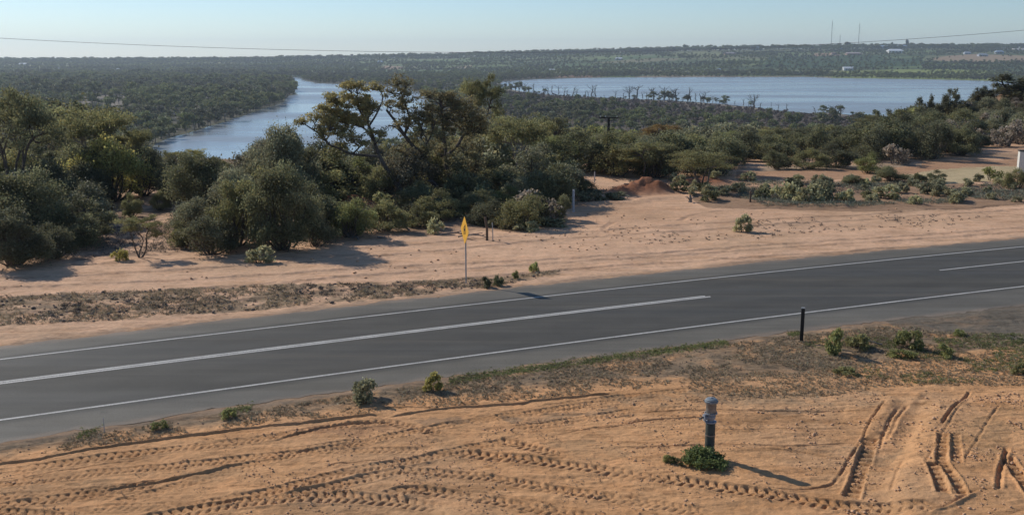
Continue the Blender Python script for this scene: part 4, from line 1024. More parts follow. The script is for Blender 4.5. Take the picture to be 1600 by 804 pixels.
MLOW = [make_mallee(611, 6, 6.5, 5200, .19, 4, .5), make_mallee(612, 5.5, 6, 5000, .19, 3, .5, pale=True), make_mallee(613, 6, 5.6, 5000, .19, 4, .6), make_bush(614, 4.6, 5, 5200, .19, 14)]
rng = np.random.default_rng(321)
for i in kept:
    hgt = rng.uniform(4.2, 6.6); pr = MLOW[rng.integers(0, 4)]; z = float(H(x[i], y[i]))
    lab = next(r[2] for r in REG if uu[i] < r[1])
    place_tree(pr, 'gum_tree', (x[i], y[i], z), hgt, hgt * rng.uniform(1.1, 1.5), SLOPE_COL[rng.integers(0, 6)], lab, 'tree', 'gums on the slope below the bluff', ('trunk', 'crown'))
print('slope trees', len(kept))

# 2) the wood of the valley floor: one mass, instanced on points
def gn_scatter(name, pts, scales, rots, kinds, sources, label, cat='woodland'):
    me = bpy.data.meshes.new(name); me.vertices.add(len(pts)); me.vertices.foreach_set('co', np.asarray(pts, np.float32).ravel())
    for nm, dt, arr in (('sc', 'FLOAT', scales), ('rt', 'FLOAT', rots), ('kd', 'INT', kinds)):
        a = me.attributes.new(nm, dt, 'POINT'); a.data.foreach_set('value', np.asarray(arr, np.float32 if dt == 'FLOAT' else np.int32))
    o = link(name, me); tag(o, label, cat, None, 'stuff')
    ng = bpy.data.node_groups.new(name, 'GeometryNodeTree')
    ng.interface.new_socket('Geometry', in_out='INPUT', socket_type='NodeSocketGeometry'); ng.interface.new_socket('Geometry', in_out='OUTPUT', socket_type='NodeSocketGeometry')
    gi = ng.nodes.new('NodeGroupInput'); go = ng.nodes.new('NodeGroupOutput')
    iop = ng.nodes.new('GeometryNodeInstanceOnPoints'); g2i = ng.nodes.new('GeometryNodeGeometryToInstance')
    for s in reversed(sources):
        oi = ng.nodes.new('GeometryNodeObjectInfo'); oi.inputs['Object'].default_value = s; oi.transform_space = 'ORIGINAL'
        ng.links.new(oi.outputs['Geometry'], g2i.inputs[0])
    def at(nm, dt):
        n = ng.nodes.new('GeometryNodeInputNamedAttribute'); n.data_type = dt; n.inputs['Name'].default_value = nm; return n.outputs['Attribute']
    cx = ng.nodes.new('ShaderNodeCombineXYZ'); ng.links.new(at('rt', 'FLOAT'), cx.inputs[2])
    ng.links.new(gi.outputs[0], iop.inputs['Points']); ng.links.new(g2i.outputs[0], iop.inputs['Instance'])
    iop.inputs['Pick Instance'].default_value = True
    ng.links.new(at('kd', 'INT'), iop.inputs['Instance Index']); ng.links.new(cx.outputs[0], iop.inputs['Rotation']); ng.links.new(at('sc', 'FLOAT'), iop.inputs['Scale'])
    ng.links.new(iop.outputs[0], go.inputs[0])
    md = o.modifiers.new('scatter', 'NODES'); md.node_group = ng
    return o
# riverbank gums that stand out, individuals (they also serve as the wood's tree shapes)
srcs = []
bank = [(240, 214, 190, 'leftmost'), (262, 209, 184, 0), (286, 204, 182, 0), (310, 198, 176, 0), (332, 192, 172, 0), (356, 186, 166, 0), (380, 179, 160, 0), (402, 173, 156, 0), (424, 165, 148, 0), (442, 156, 141, 0), (452, 148, 134, 0), (446, 140, 128, 0)]
for i, (u, vb, vt, f) in enumerate(bank):
    xx, yy = P(u, vb - 3, -29.4); z = float(H(xx, yy)); s = (PD(u, vt, yy)[2] - z) / 8.3
    o = link('gum_tree', GUM[i % 5]); o.location = (xx, yy, z); o.scale = (s * 1.25, s * 1.25, s); o.rotation_euler = (0, 0, i * 1.3)
    tag(o, 'leftmost dense gum standing over the far bank of the river' if i == 0 else ('last gum at the tip of the far river bank' if i == 11 else 'dense gum in the line along the far bank of the river'), 'tree', 'gums along the far river bank')
    if len(srcs) < 5: srcs.append(o)
x, y = scatter(60000, 395, 1950, 8, -.60, .60)
k = rng.uniform(size=len(x)) < dens(x, y) * (.15 + .85 * ss(-.42, -.12, fbm(x, y * .6, 55, 204, 4))); x, y = x[k], y[k]; x, y = thin(x, y, 7.4)
bx_, by_ = [], []
for i in range(0, len(RIVER), 1):
    a, b_ = np.array(RIVER[i]), np.array(RIVER[(i + 1) % len(RIVER)])
    for t_ in (.25, .75):
        q = a + (b_ - a) * t_ + rng.normal(size=2) * 2.5
        if 395 < q[1] < 1500 and q[0] < 0: bx_.append(q[0]); by_.append(q[1])
bx_ = np.array(bx_); by_ = np.array(by_); k = ~inpoly(bx_, by_, RIVER); x = np.concatenate([x, bx_[k]]); y = np.concatenate([y, by_[k]])
print('valley trees', len(x))
z = H(x, y); n = len(x); dd = rng.uniform(.5, 1.25, n) * (1 + .6 * fbm(x, y, 70, 3, 3)) 
u, v = proj(x, y, z)
dd *= np.where((u < 470), 1.3, .95) * np.where(y > 900, 1.1, 1)
gn_scatter('valley_woodland', np.stack([x, y, z - .2], -1), dd, rng.uniform(0, 6.28, n), rng.integers(0, 5, n), srcs, 'olive and grey gum woodland covering the river flats')
# grey lignum flat beside the lake
x, y = scatter(30000, 420, 1250, 5, -.1, .5); u, v = proj(x, y, H(x, y))
k = inpoly(u, v, [(740, 140), (830, 148), (1000, 158), (1180, 171), (1215, 176), (1260, 179), (1300, 183), (1420, 188), (1500, 210), (1250, 205), (1000, 195), (740, 180)]); x, y = x[k], y[k]; x, y = thin(x, y, 3.6)
n = len(x); print('lignum', n)
gb = []
for i, (uq, vq) in enumerate([(1296, 180), (1392, 186)]):
    xx, yy = P(uq, vq, -29.4); o = link('grey_shrub', GREYB[i]); o.location = (xx, yy, float(H(xx, yy))); o.scale = (1.5, 1.5, 1.5)
    tag(o, ['dark grey shrub on the lake shore by the leaning drowned stump', 'grey shrub on the lake shore below the first small pine'][i], 'shrub'); gb.append(o)
gn_scatter('lignum_scrub', np.stack([x, y, H(x, y) - .1], -1), rng.uniform(.6, 1.2, n), rng.uniform(0, 6.28, n), rng.integers(0, 2, n), gb, 'grey brown leafless scrub on the flat beside the lake', 'scrub')
# far hillside: windbreaks, orchards and scattered trees
x, y = scatter(70000, 1835, 3480, 9, -.60, .60); u, v = proj(x, y, H(x, y))
bands = fbm(x * .22 + y * .1, y + x * .06, 95, 17, 2); d = ss(.04, .12, bands) * 1.1 + ss(.02, .22, fbm(x, y, 120, 19, 3)) * .8 + .05
d = np.where(inpoly(u, v, [(1285, 122), (1300, 112), (1480, 109), (1620, 114), (1640, 128)]), .01, d)
d = np.where(inpoly(u, v, [(1440, 98), (1480, 86), (1530, 84), (1650, 87), (1650, 98)]), .02, d)
d = np.where(inpoly(u, v, [(1440, 112), (1440, 99), (1650, 98), (1650, 112)]), 1.2, d)
d = np.where(inpoly(u, v, [(1190, 104), (1200, 90), (1450, 86), (1480, 99), (1420, 104)]), .12, d)
for q in [[(630, 98), (650, 93), (735, 93), (735, 99)], [(590, 109), (597, 102), (629, 102), (629, 109)], [(1035, 88), (1060, 81), (1130, 81), (1125, 88)], [(925, 99), (1000, 91), (1060, 90), (1055, 96)], [(880, 99), (960, 90), (1030, 85), (1030, 91)]]:
    d = np.where(inpoly(u, v, q), .03, d)
d = np.where(y > 3250, np.where(u < 560, 1.0, .8), d)
d = np.where(u < 560, np.maximum(d, .5), d)
k = rng.uniform(size=len(x)) < d; x, y = x[k], y[k]; x, y = thin(x, y, 9); n = len(x); print('hill trees', n)
gn_scatter('hillside_trees', np.stack([x, y, H(x, y) - .3], -1), rng.uniform(.7, 1.35, n) * np.where(y > 3180, 1.7, 1), rng.uniform(0, 6.28, n), rng.integers(0, 5, n), srcs, 'dark windbreaks and orchard trees over the far hillside')
# individual trees on the skyline
for i, (u, vt, w) in enumerate([(35, 90, 14), (152, 91, 10), (160, 90, 8), (204, 90, 12), (305, 89, 14), (374, 88, 9), (440, 85, 15), (516, 87, 12), (608, 84, 12), (618, 84, 12), (641, 82, 20), (720, 81, 16), (746, 79, 16), (812, 81, 12), (831, 80, 12), (918, 77, 7),
     (1069, 69, 14), (1086, 70, 14), (1112, 69, 16), (1130, 71, 12), (1236, 68, 12), (1254, 69, 14), (1323, 65, 18), (1338, 67, 14), (1395, 65, 6), (1417, 61, 8), (1425, 65, 6), (1441, 66, 10), (1470, 69, 16), (1520, 69, 20), (1590, 67, 18)]):
    yy = 3380; xx, _, zt = PD(u, vt, yy); z = float(H(xx, yy)); h = zt - z; o = link('gum_tree', SKY[i % 3]); o.location = (xx, yy, z - 1.5); o.scale = (w * 2.1 / 8, w * 2.1 / 8, (h + 1.5) / 8.6)
    lab = {25: 'tallest tree on the right skyline', 12: 'large round tree on the skyline straight above the great mallee', 10: 'broad tree on the skyline above the great mallee', 6: 'round tree alone on the skyline above the river'}.get(i, 'dark tree breaking the far skyline')
    tag(o, lab, 'tree', 'trees on the far skyline')

# drowned dead trees standing in the lake shallows
DEAD = [make_dead(501), make_dead(502, 9, n1=3), make_dead(503, 9, n1=8), make_dead(504, 9, n1=4), make_dead(505, 9, n1=1)]
dl = [(790, 135, 125, 0), (797, 137, 126, 0), (805, 139, 127, 4), (812, 140, 128, 1), (819, 142, 130, 1), (826, 143, 131, 4), (836, 144, 131, 3), (850, 147, 131, 4), (856, 146, 133, 4), (864, 147, 135, 1), (871, 148, 134, 1), (882, 148, 137, 1), (886, 149, 138, 4), (894, 150, 136, 3),
      (901, 149, 139, 1), (915, 150, 139, 4), (919, 150, 140, 4), (925, 151, 133, 1), (932, 151, 136, 3), (944, 152, 147, 4), (984, 153, 134, 2), (994, 153, 132, 0), (1004, 153, 142, 4), (1010, 152, 141, 4), (1021, 156, 136, 2), (1035, 156, 135, 1), (1045, 158, 145, 3),
      (1056, 159, 137, 2), (1066, 159, 150, 4), (1075, 158, 143, 4), (1080, 157, 137, 1), (1095, 159, 142, 4), (1101, 159, 143, 1), (1149, 164, 158, 3), (1170, 167, 158, 4), (1179, 168, 147, 2), (1188, 169, 158, 4), (1204, 166, 161, 1), (1274, 178, 168, 3), (1303, 181, 162, 0), (1312, 181, 168, 2), (962, 152, 142, 1), (974, 152, 143, 4), (1028, 156, 144, 1), (1050, 158, 146, 4), (1088, 158, 146, 1), (1112, 160, 150, 1), (1124, 161, 151, 4), (1136, 162, 152, 1), (1160, 165, 155, 1), (1216, 170, 161, 4), (1230, 171, 163, 1)]
for i, (u, vb, vt, k) in enumerate(dl):
    xx, yy = P(u, vb, ZW - .2); me, hh = DEAD[k]; z = ZW - .3; s = (PD(u, vt - 1.5, yy)[2] - z) / (hh * .95)
    o = link('dead_tree', me); o.location = (xx, yy, z); o.scale = (s * 1.6, s * 1.6, s); o.rotation_euler = (0, 0, i * 2.1)
    lab = {35: 'tall V shaped drowned dead tree near the right end of the drowned row', 39: 'leaning drowned dead tree on the near lake shore, farthest right', 27: 'thickest branchy drowned dead tree in the middle of the lake shore'}.get(i, 'bare drowned dead tree standing in the lake shallows')
    tag(o, lab, 'dead tree', 'drowned trees along the near lake shore')

# fallen dead branches under the scrub
rng = np.random.default_rng(77)
def fallen(u, v, L, ang, label, thick=.05):
    x, y, z = G(u, v); z = GZ1(x, y) if y < 75 else z
    mb = MB(); e = np.array([math.cos(ang) * L, math.sin(ang) * L, .12]); pts = wander((0, 0, .08), e, 6, .06); mb.tube(pts, taper(thick, thick * .4, 6), 6)
    for k in range(4):
        q = np.array(pts[1 + k]); a = ang + random.uniform(-1.1, 1.1); l2 = L * random.uniform(.2, .5)
        mb.tube(wander(q, q + np.array([math.cos(a) * l2, math.sin(a) * l2, random.uniform(0, .35) * l2]), 3, .1), taper(thick * .5, thick * .15, 3), 5)
    o = link('fallen_branch', mb.mesh('fallen_branch', m_dead, True)); o.location = (x, y, z); tag(o, label, 'branch', 'fallen dead branches under the scrub')
fallen(640, 362, 1.6, 2.4, 'pale fallen branch lying left of the light green tuft'); fallen(668, 358, 1.2, -1.0, 'short whitest stick at the edge of the scrub', .06)
fallen(690, 368, 2.2, .1, 'long fallen branch behind the road sign'); fallen(590, 372, 2.0, .6, 'fallen branch below the olive bush row'); fallen(716, 372, 1.6, -.3, 'twisted branch pile left of the wooden post')
fallen(560, 376, 1.5, 2.0, 'grey branch at the end of the huge bush shadow'); fallen(975, 290, 2.0, .2, 'pale log lying on the red mound'); fallen(1378, 541, .5, 2.6, 'white stick among the green bushes of the right verge', .03)
fallen(530, 368, .6, .3, 'pale stub of wood at the foot of the olive bush', .05); fallen(985, 284, 1.4, 2.8, 'pale roots left of the mallee on the mound', .06)

# ------------------------------------------------------------------ small ground stuff (nobody could count it)
def tufts(name, x, y, size, nl, ls, m, label, cat='grass', up=.9, aspect=.18, z=None):
    z = GZ(x, y) if z is None else z; n = len(x); s = size * rng.uniform(.5, 1.4, n)
    w = np.repeat(np.arange(n), nl); q = rvec(len(w)) * rng.uniform(.1, 1, (len(w), 1)) ** .5
    q[:, 2] = np.abs(q[:, 2]) * .7
    Pt = np.stack([x[w], y[w], z[w]], -1) + q * s[w][:, None]; sh = np.repeat(rng.uniform(.55, 1.5, n), nl) * rng.uniform(.75, 1.25, len(w))
    o = link(name, leafmesh(name, Pt, sh, ls, m, aspect, up, .15, .5)); tag(o, label, cat, None, 'stuff'); return o
def plane_pts(n, poly, keep=None):
    us = [p[0] for p in poly]; vs = [p[1] for p in poly]; q = [P(a, b) for a, b in poly]; qx = [a[0] for a in q]; qy = [a[1] for a in q]
    x = rng.uniform(min(qx), max(qx), n); y = rng.uniform(min(qy), max(qy), n); m = inpoly(x, y, q); return x[m], y[m]
VERGE = [(-60, 704), (0, 694), (200, 668), (400, 640), (600, 611), (800, 581), (1000, 555), (1200, 530), (1400, 508), (1500, 520), (1700, 520), (1700, 602), (1400, 604), (1250, 622), (1000, 612), (800, 626), (640, 640), (400, 664), (200, 688), (0, 718), (-60, 728)]
x, y = plane_pts(60000, VERGE); k = fbm(x, y, 1.1, 88, 4) > -.12; x, y = x[k], y[k]
tufts('dry_litter', x, y, .055, 7, .075, m_dry, 'brown dry grass and litter on the near road verge')
x = rng.uniform(-12, 24, 9000); yv = y_ne(x) - .2 + rng.normal(0, .13, 9000); x = x[(fbm(x, x * 0 + 1, 2.2, 90, 3) > .02)]; yv = y_ne(x) - .32 + rng.normal(0, .2, len(x))
u, v = proj(x, yv, 0 * x); k = (u > 120) & (u < 1250); x, yv = x[k], yv[k]
tufts('green_grass_edge', x, yv, .055, 6, .07, m_green, 'thin line of green grass along the near edge of the seal')
x, y = plane_pts(5000, [(1250, 530), (1600, 520), (1650, 600), (1300, 600)]); k = fbm(x, y, 1.3, 93, 3) > .12; x, y = x[k], y[k]
tufts('green_weeds', x, y, .07, 9, .08, m_green, 'patches of low green weeds on the right verge')
BAND = [(-120, 474), (0, 463), (200, 455), (400, 446), (600, 441), (760, 434), (880, 421), (860, 431), (760, 449), (600, 466), (400, 483), (300, 489), (150, 502), (0, 508), (-120, 528)]
x, y = plane_pts(14000, BAND); k = fbm(x, y, 1.6, 94, 4) > -.12; x, y = x[k], y[k]
tufts('dry_tussocks', x, y, .11, 9, .10, m_dry, 'dry tussock band along the far shoulder of the road')
x, y = plane_pts(1500, BAND); k = fbm(x, y, 2.5, 95, 3) > .0; x, y = x[k], y[k]
tufts('dark_tussocks', x, y, .17, 26, .10, m_grey, 'dark dead tussocks scattered on the far road shoulder')
x, y = plane_pts(1500, [(960, 352), (1100, 345), (1300, 335), (1560, 338), (1500, 352), (1250, 365), (1000, 385)]); k = fbm(x, y, 3, 96, 3) > .12; x, y = x[k][:190], y[k][:190]
tufts('dark_sand_tufts', x, y, .13, 20, .09, m_grey, 'small dark tufts dotted over the open sand')
x, y = plane_pts(9000, [(-60, 730), (400, 675), (800, 640), (1000, 618), (1380, 612), (1700, 600), (1750, 815), (-60, 815)]); k = fbm(x, y, .6, 196, 4) > .27; x, y = x[k], y[k]
tufts('dead_twigs', x, y, .05, 7, .055, m_grey, 'dead twigs and dry weeds caught in the sand by the wheel tracks', 'litter', .1, .12)
x, y = plane_pts(5000, [(-60, 470), (400, 440), (900, 425), (1300, 390), (1700, 350), (1700, 315), (1300, 330), (900, 330), (700, 372), (400, 410), (-60, 430)])
k = fbm(x, y, 4, 201, 4) > .03; clods_far = (x[k], y[k])
# low scrub filling between the bushes
SC = [(-100, 415), (150, 400), (420, 385), (700, 360), (880, 340), (905, 300), (1060, 302), (1200, 318), (1420, 316), (1620, 306), (1620, 290), (1440, 292), (1200, 284), (905, 288), (600, 280), (-100, 290)]
x, y = plane_pts(24000, SC); n_ = fbm(x, y, 5, 97, 4); u, v = proj(x, y, 0 * x)
k = (n_ > .06) & ~inpoly(u, v, [(140, 285), (280, 285), (275, 348), (150, 352)]); x, y = x[k], y[k]
tufts('low_scrub', x, y, .22, 10, .14, m_grey, 'low grey scrub and litter between the bushes', 'scrub')
x, y = plane_pts(9000, [(1080, 322), (1300, 326), (1640, 310), (1640, 286), (1440, 290), (1200, 284), (1080, 296)]); k = fbm(x, y, 4, 98, 3) > -.02; x, y = x[k], y[k]
tufts('saltbush_cover', x, y, .3, 12, .14, leafmat('saltbush_leaves', False, (.16, .165, .115), .2), 'low pale saltbush cover between the larger saltbushes', 'ground cover')
x, y = scatter(5000, 118, 260, 3, .2, .56); k = (fbm(x, y, 12, 99, 3) > .0) & (x > 30); x, y = x[k], y[k]
tufts('slope_scrub', x, y, .5, 14, .3, m_grey, 'grey brown low scrub on the slopes round the red spur', 'scrub', z=H(x, y))

# clods and stones
def clods(name, x, y, s0, s1, m, label):
    n = len(x); z = GZ(x, y); s = s0 * .6 + (s1 - s0 * .6) * rng.uniform(0, 1, n) ** 3.5
    B = np.array([(1, 0, 0), (-1, 0, 0), (0, 1, 0), (0, -1, 0), (0, 0, 1), (0, 0, -1), (.6, .6, .5), (-.6, .6, .5), (-.6, -.6, .5), (.6, -.6, .5)]) 
    T = [(4, 0, 6), (4, 6, 2), (4, 2, 7), (4, 7, 1), (4, 1, 8), (4, 8, 3), (4, 3, 9), (4, 9, 0), (0, 2, 6), (2, 1, 7), (1, 3, 8), (3, 0, 9), (5, 2, 0), (5, 1, 2), (5, 3, 1), (5, 0, 3)]
    V = B[None] * s[:, None, None] * rng.uniform(.7, 1.3, (n, 10, 1)) * np.array([1, 1, .7]); a = rng.uniform(0, 6.28, n); c, s_ = np.cos(a), np.sin(a)
    V = np.stack([V[..., 0] * c[:, None] - V[..., 1] * s_[:, None] + x[:, None], V[..., 0] * s_[:, None] + V[..., 1] * c[:, None] + y[:, None], V[..., 2] + z[:, None] + s[:, None] * .25], -1)
    F = (np.array(T)[None] + (np.arange(n) * 10)[:, None, None]).reshape(-1, 3)
    o = link(name, mesh_np(name, V.reshape(-1, 3), F, [m], False, None, 3)); tag(o, label, 'clods', None, 'stuff')
x, y = plane_pts(26000, [(-60, 730), (400, 675), (800, 640), (1000, 618), (1380, 612), (1700, 600), (1750, 815), (-60, 815)]); k = fbm(x, y, .9, 101, 4) > .1; x, y = x[k], y[k]
clods('soil_clods', x, y, .008, .034, m_clod, 'crumbled clods of sandy soil around the wheel tracks')
x, y = plane_pts(8000, [(1180, 640), (1380, 620), (1700, 600), (1750, 815), (1300, 815), (1300, 760), (1150, 740)]); k = fbm(x, y, .7, 103, 4) > .1; x, y = x[k], y[k]
clods('bank_clods', x, y, .01, .05, m_clod, 'larger clods on the dozed pad at the right')
x, y = plane_pts(9000, VERGE); clods('verge_gravel', x, y, .01, .035, m_stone, 'dark gravel and pebbles on the near verge')
clods('sand_stones', clods_far[0], clods_far[1], .01, .08, m_clod, 'small stones and clods over the open sand beyond the road')
x, y = plane_pts(2500, BAND); clods('shoulder_stones', x, y, .03, .09, m_stone, 'dark stones in the tussock band beyond the road')

# ------------------------------------------------------------------ air valve standing in its bush
vx, vy, _ = G(1108, 716); vz = GZ1(vx, vy); ppm = 1600 / vy
m_post = simple('valve_post_paint', (.045, .052, .042), .6, var=.4, sc=14); m_blue = simple('blue_enamel', (.21, .235, .27), .5, var=.3, sc=20, spec=.5)
m_galv = simple('weathered_metal', (.20, .185, .165), .5, .5, var=.35, sc=16); m_cap = simple('pale_blue_cap', (.17, .195, .205), .5, var=.25, sc=20, spec=.5); m_blk = simple('black_fitting', (.02, .02, .022), .5)
t = empty('air_valve', (vx, vy, vz), 'blue topped pipeline air valve on a dark post in the sand', 'valve', None, R(8), (1.1, 1.1, 1.02))
k = 1.34 / 1.34
mb = MB(); mb.lathe([(.105, -.1), (.105, .86), (.098, .875)], 24); link('post', mb.mesh('post', m_post, True), t)
mb = MB(); mb.lathe([(.112, .555), (.112, .585)], 24); link('strap', mb.mesh('strap', m_galv, True), t)
mb = MB(); mb.lathe([(.128, .878), (.128, .905), (.07, .91), (.075, .95), (.10, .975), (.105, 1.03), (.085, 1.06), (.085, 1.085), (.14, 1.09), (.14, 1.115), (.10, 1.118)], 24)
mb.tube([(-.05, 0, 1.0), (-.13, 0, 1.0)], [.062, .055], 14); mb.tube([(-.13, 0, 1.0), (-.16, 0, 1.0)], [.085, .085], 14)
link('valve_body', mb.mesh('valve_body', m_blue, True), t)
mb = MB(); mb.tube([(-.155, 0, 1.0), (-.20, -.005, 1.0), (-.215, -.005, .99), (-.26, -.01, .965)], [.022, .02, .016, .014], 8); mb.tube([(-.235, -.07, .975), (-.235, .05, .975)], [.013, .013], 6)
link('lever', mb.mesh('lever', m_blk, True), t)
mb = MB()
for i in range(6):
    a = i * math.pi / 3; mb.lathe([(.013, 1.06), (.013, 1.14)], 6, math.cos(a) * .122, math.sin(a) * .122)
link('bolts', mb.mesh('bolts', m_galv, True), t)
mb = MB(); mb.lathe([(.118, 1.12), (.112, 1.15), (.112, 1.34), (.118, 1.36)], 24); link('cylinder', mb.mesh('cylinder', m_galv, True), t)
mb = MB(); mb.lathe([(.145, 1.362), (.148, 1.40), (.125, 1.41), (.128, 1.435), (.105, 1.455), (.05, 1.465), (.0001, 1.467)], 28); link('cap', mb.mesh('cap', m_cap, True), t)
mb = MB(); mb.lathe([(.028, 1.465), (.028, 1.48), (.02, 1.487)], 10); link('cap_nut', mb.mesh('cap_nut', m_blue, True), t)
print('valve px top', proj(vx, vy, vz + 1.48), 'base', proj(vx, vy, vz))

# ------------------------------------------------------------------ diamond road sign
sx, sy, _ = G(727, 443); sz = GZ1(sx, sy); top = PD(725, 337, sy)[2] - sz
yaw = math.atan2(.18, 1) ; yaw = R(-71)          # the plate's face turned towards traffic
t = empty('road_sign', (sx, sy, sz), 'yellow diamond warning sign on a thin grey pole beside the road', 'sign', None, yaw)
m_yel = simple('yellow_sheeting', (.80, .42, .05), .45, var=.12, sc=6, spec=.4); m_ink = simple('black_print', (.02, .018, .016), .5); m_pole = simple('galvanised_pole', (.36, .37, .37), .5, .5, var=.2, sc=10)
mb = MB(); mb.tube([(0, .035, -.2), (0, .035, top - .35)], [.03, .03], 12); link('pole', mb.mesh('pole', m_pole, True), t)
hd = .61; cz = top - hd
def diamond(h, y0, y1, r=.07):
    pts = []
    for i, (a, b_) in enumerate([(0, 1), (1, 0), (0, -1), (-1, 0)]):
        for s in (-1, 1):
            tx, tz = (b_, -a) ; q = (a * (h - r) - s * 0 + (-b_ if False else 0), b_ * (h - r))
            pts.append((a * (h - r * .7) + (s if b_ else 0) * r * .55 * (1 if b_ > 0 else -1) , b_ * (h - r * .7) + (-s if a > 0 else s if a < 0 else 0) * r * .55))
    n = len(pts); V = [(p[0], y0, p[1] + cz) for p in pts] + [(p[0], y1, p[1] + cz) for p in pts]
    F = [tuple(range(n)), tuple(range(2 * n - 1, n - 1, -1))] + [(i, i + n, (i + 1) % n + n, (i + 1) % n) for i in range(n)]
    return V, F
mb = MB(); mb.add(*diamond(hd, -.008, .0)); pl = link('plate', mb.mesh('plate', m_yel), t)
mb = MB(); mb.box(-.13, -.05, -.0115, -.0085, cz - .20, cz + .13); mb.box(.04, .12, -.0115, -.0085, cz - .16, cz + .26); mb.box(-.0499, .0399, -.0115, -.0085, cz - .03, cz + .07); mb.box(-.02, .03, -.0115, -.0085, cz + .12, cz + .2)
link('symbol', mb.mesh('symbol', m_ink), pl)
mb = MB(); mb.box(-.2, .2, .0005, .015, cz + .2, cz + .235); mb.box(-.2, .2, .0005, .015, cz - .235, cz - .2); link('bracket', mb.mesh('bracket', m_pole), t)

# ------------------------------------------------------------------ guide post
gx, gy, _ = G(1252, 535); gz = GZ1(gx, gy); th = PD(1252, 480, gy)[2] - gz; t = empty('guide_post', (gx, gy, gz), 'black plastic guide post with pale tip at the near road edge', 'guide post', None, R(-12))
m_plast = simple('black_plastic', (.012, .012, .013), .5); m_tip = simple('pale_tip', (.5, .5, .48), .5)
mb = MB(); mb.box(-.058, .058, -.02, .02, -.1, th - .035); mb.box(-.05, -.03, .0201, .032, -.1, th - .04); mb.box(.03, .05, .0201, .032, -.1, th - .04); link('post', mb.mesh('post', m_plast), t)
mb = MB(); mb.box(-.06, .06, -.022, .022, th - .034, th); link('tip', mb.mesh('tip', m_tip), t)
mb = MB(); mb.box(-.04, .04, .0205, .024, th - .22, th - .14); link('reflector', mb.mesh('reflector', simple('red_reflector', (.35, .03, .02), .3)), t)

# fence posts
m_wood = simple('weathered_post', (.11, .075, .05), .9, var=.4, sc=8, bmp=.5); m_wpost = simple('whitewashed_post', (.42, .41, .40), .85, var=.3, sc=8)
def fpost(u, vb, vt, wpx, m, label, lean=0.0, rad=True):
    x, y, _ = G(u, vb); z = GZ1(x, y); h = PD(u, vt, y)[2] - z; w = wpx * y / 1600 / 2
    mb = MB(); mb.tube([(0, 0, -.3), (0, 0, h * .5), (lean * h, 0, h - .02), (lean * h, 0, h)], [w, w * .97, w * .93, w * .75], 9)
    o = link('fence_post', mb.mesh('fence_post', m, True)); o.location = (x, y, z); tag(o, label, 'post', 'old fence posts')
fpost(761, 376, 339, 4.2, m_wood, 'thick brown wooden post behind the road sign', -.08); fpost(770, 375, 348, 1.6, m_pole, 'thin grey stake right of the brown post', -.03)
fpost(896, 331, 296, 3.6, m_wpost, 'whitish post at the corner of the left scrub'); fpost(893, 320, 293, 2.4, m_wpost, 'second thinner whitish post behind the corner post')
fpost(1172, 319, 298, 3.2, m_wood, 'lone brown post on the far edge of the sand'); fpost(163, 672, 652, 1.3, m_wpost, 'thin pale marker stake on the near road edge at left')
fpost(929, 285, 268, 1.8, m_wpost, 'pale stake behind the dark round bush')
# stump with small dead growth on the sand edge
x, y, _ = G(1078, 316); z = GZ1(x, y); mb = MB(); mb.tube([(0, 0, -.1), (.03, 0, .25), (.0, .02, .5)], [.14, .1, .05], 7)
for a in (.4, 2.2, 4.0, 5.4): mb.tube([(0, 0, .15), (math.cos(a) * .3, math.sin(a) * .3, .35), (math.cos(a) * .45, math.sin(a) * .45, .3)], [.05, .03, .015], 5)
o = link('stump', mb.mesh('stump', m_dead, True)); o.location = (x, y, z); tag(o, 'small dead stump with twigs on the sand crest', 'stump')

# ------------------------------------------------------------------ utility pole
yy = 100.0; ux, _, ut = PD(951, 183, yy); uz = float(H(ux, yy)); t = empty('utility_pole', (ux, yy, uz), 'dark utility pole with one crossarm standing in the scrub', 'utility pole')
m_creo = simple('creosoted_wood', (.035, .028, .022), .9, var=.3, sc=5); m_ins = simple('porcelain', (.5, .5, .48), .3)
hh = ut - uz
mb = MB(); mb.tube([(0, 0, -.5), (0, 0, hh)], [.17, .12], 12); link('pole', mb.mesh('pole', m_creo, True), t)
mb = MB(); mb.box(-.95, .95, -.17, -.115, hh - .12, hh - .0); cr_ = link('crossarm', mb.mesh('crossarm', m_creo), t)
for q in (-.8, -.3, .8):
    mb = MB(); mb.lathe([(.03, hh), (.045, hh + .05), (.045, hh + .1), (.02, hh + .13)], 10, q, -.14); link('insulator', mb.mesh('insulator', m_ins, True), cr_)
mb = MB(); mb.tube([(.12, -.1, hh - .75), (.45, -.14, hh - .1)], [.025, .025], 6); link('brace', mb.mesh('brace', m_galv), t)

# overhead wire, one long sagging span
mb = MB(); wp = []
for i in range(-6, 67):
    u = i * 30.0; v = 82.3 - 22.5 * ((800 - u) / 800) ** 2 if u < 800 else 82.3 - 34.8 * ((u - 800) / 800) ** 2
    wp.append(PD(u, v, 62.0))
mb.tube(wp, .011, 5); o = link('power_line', mb.mesh('power_line', simple('aluminium_wire', (.26, .26, .28), .6), True)); tag(o, 'long sagging overhead wire across the sky', 'power line')

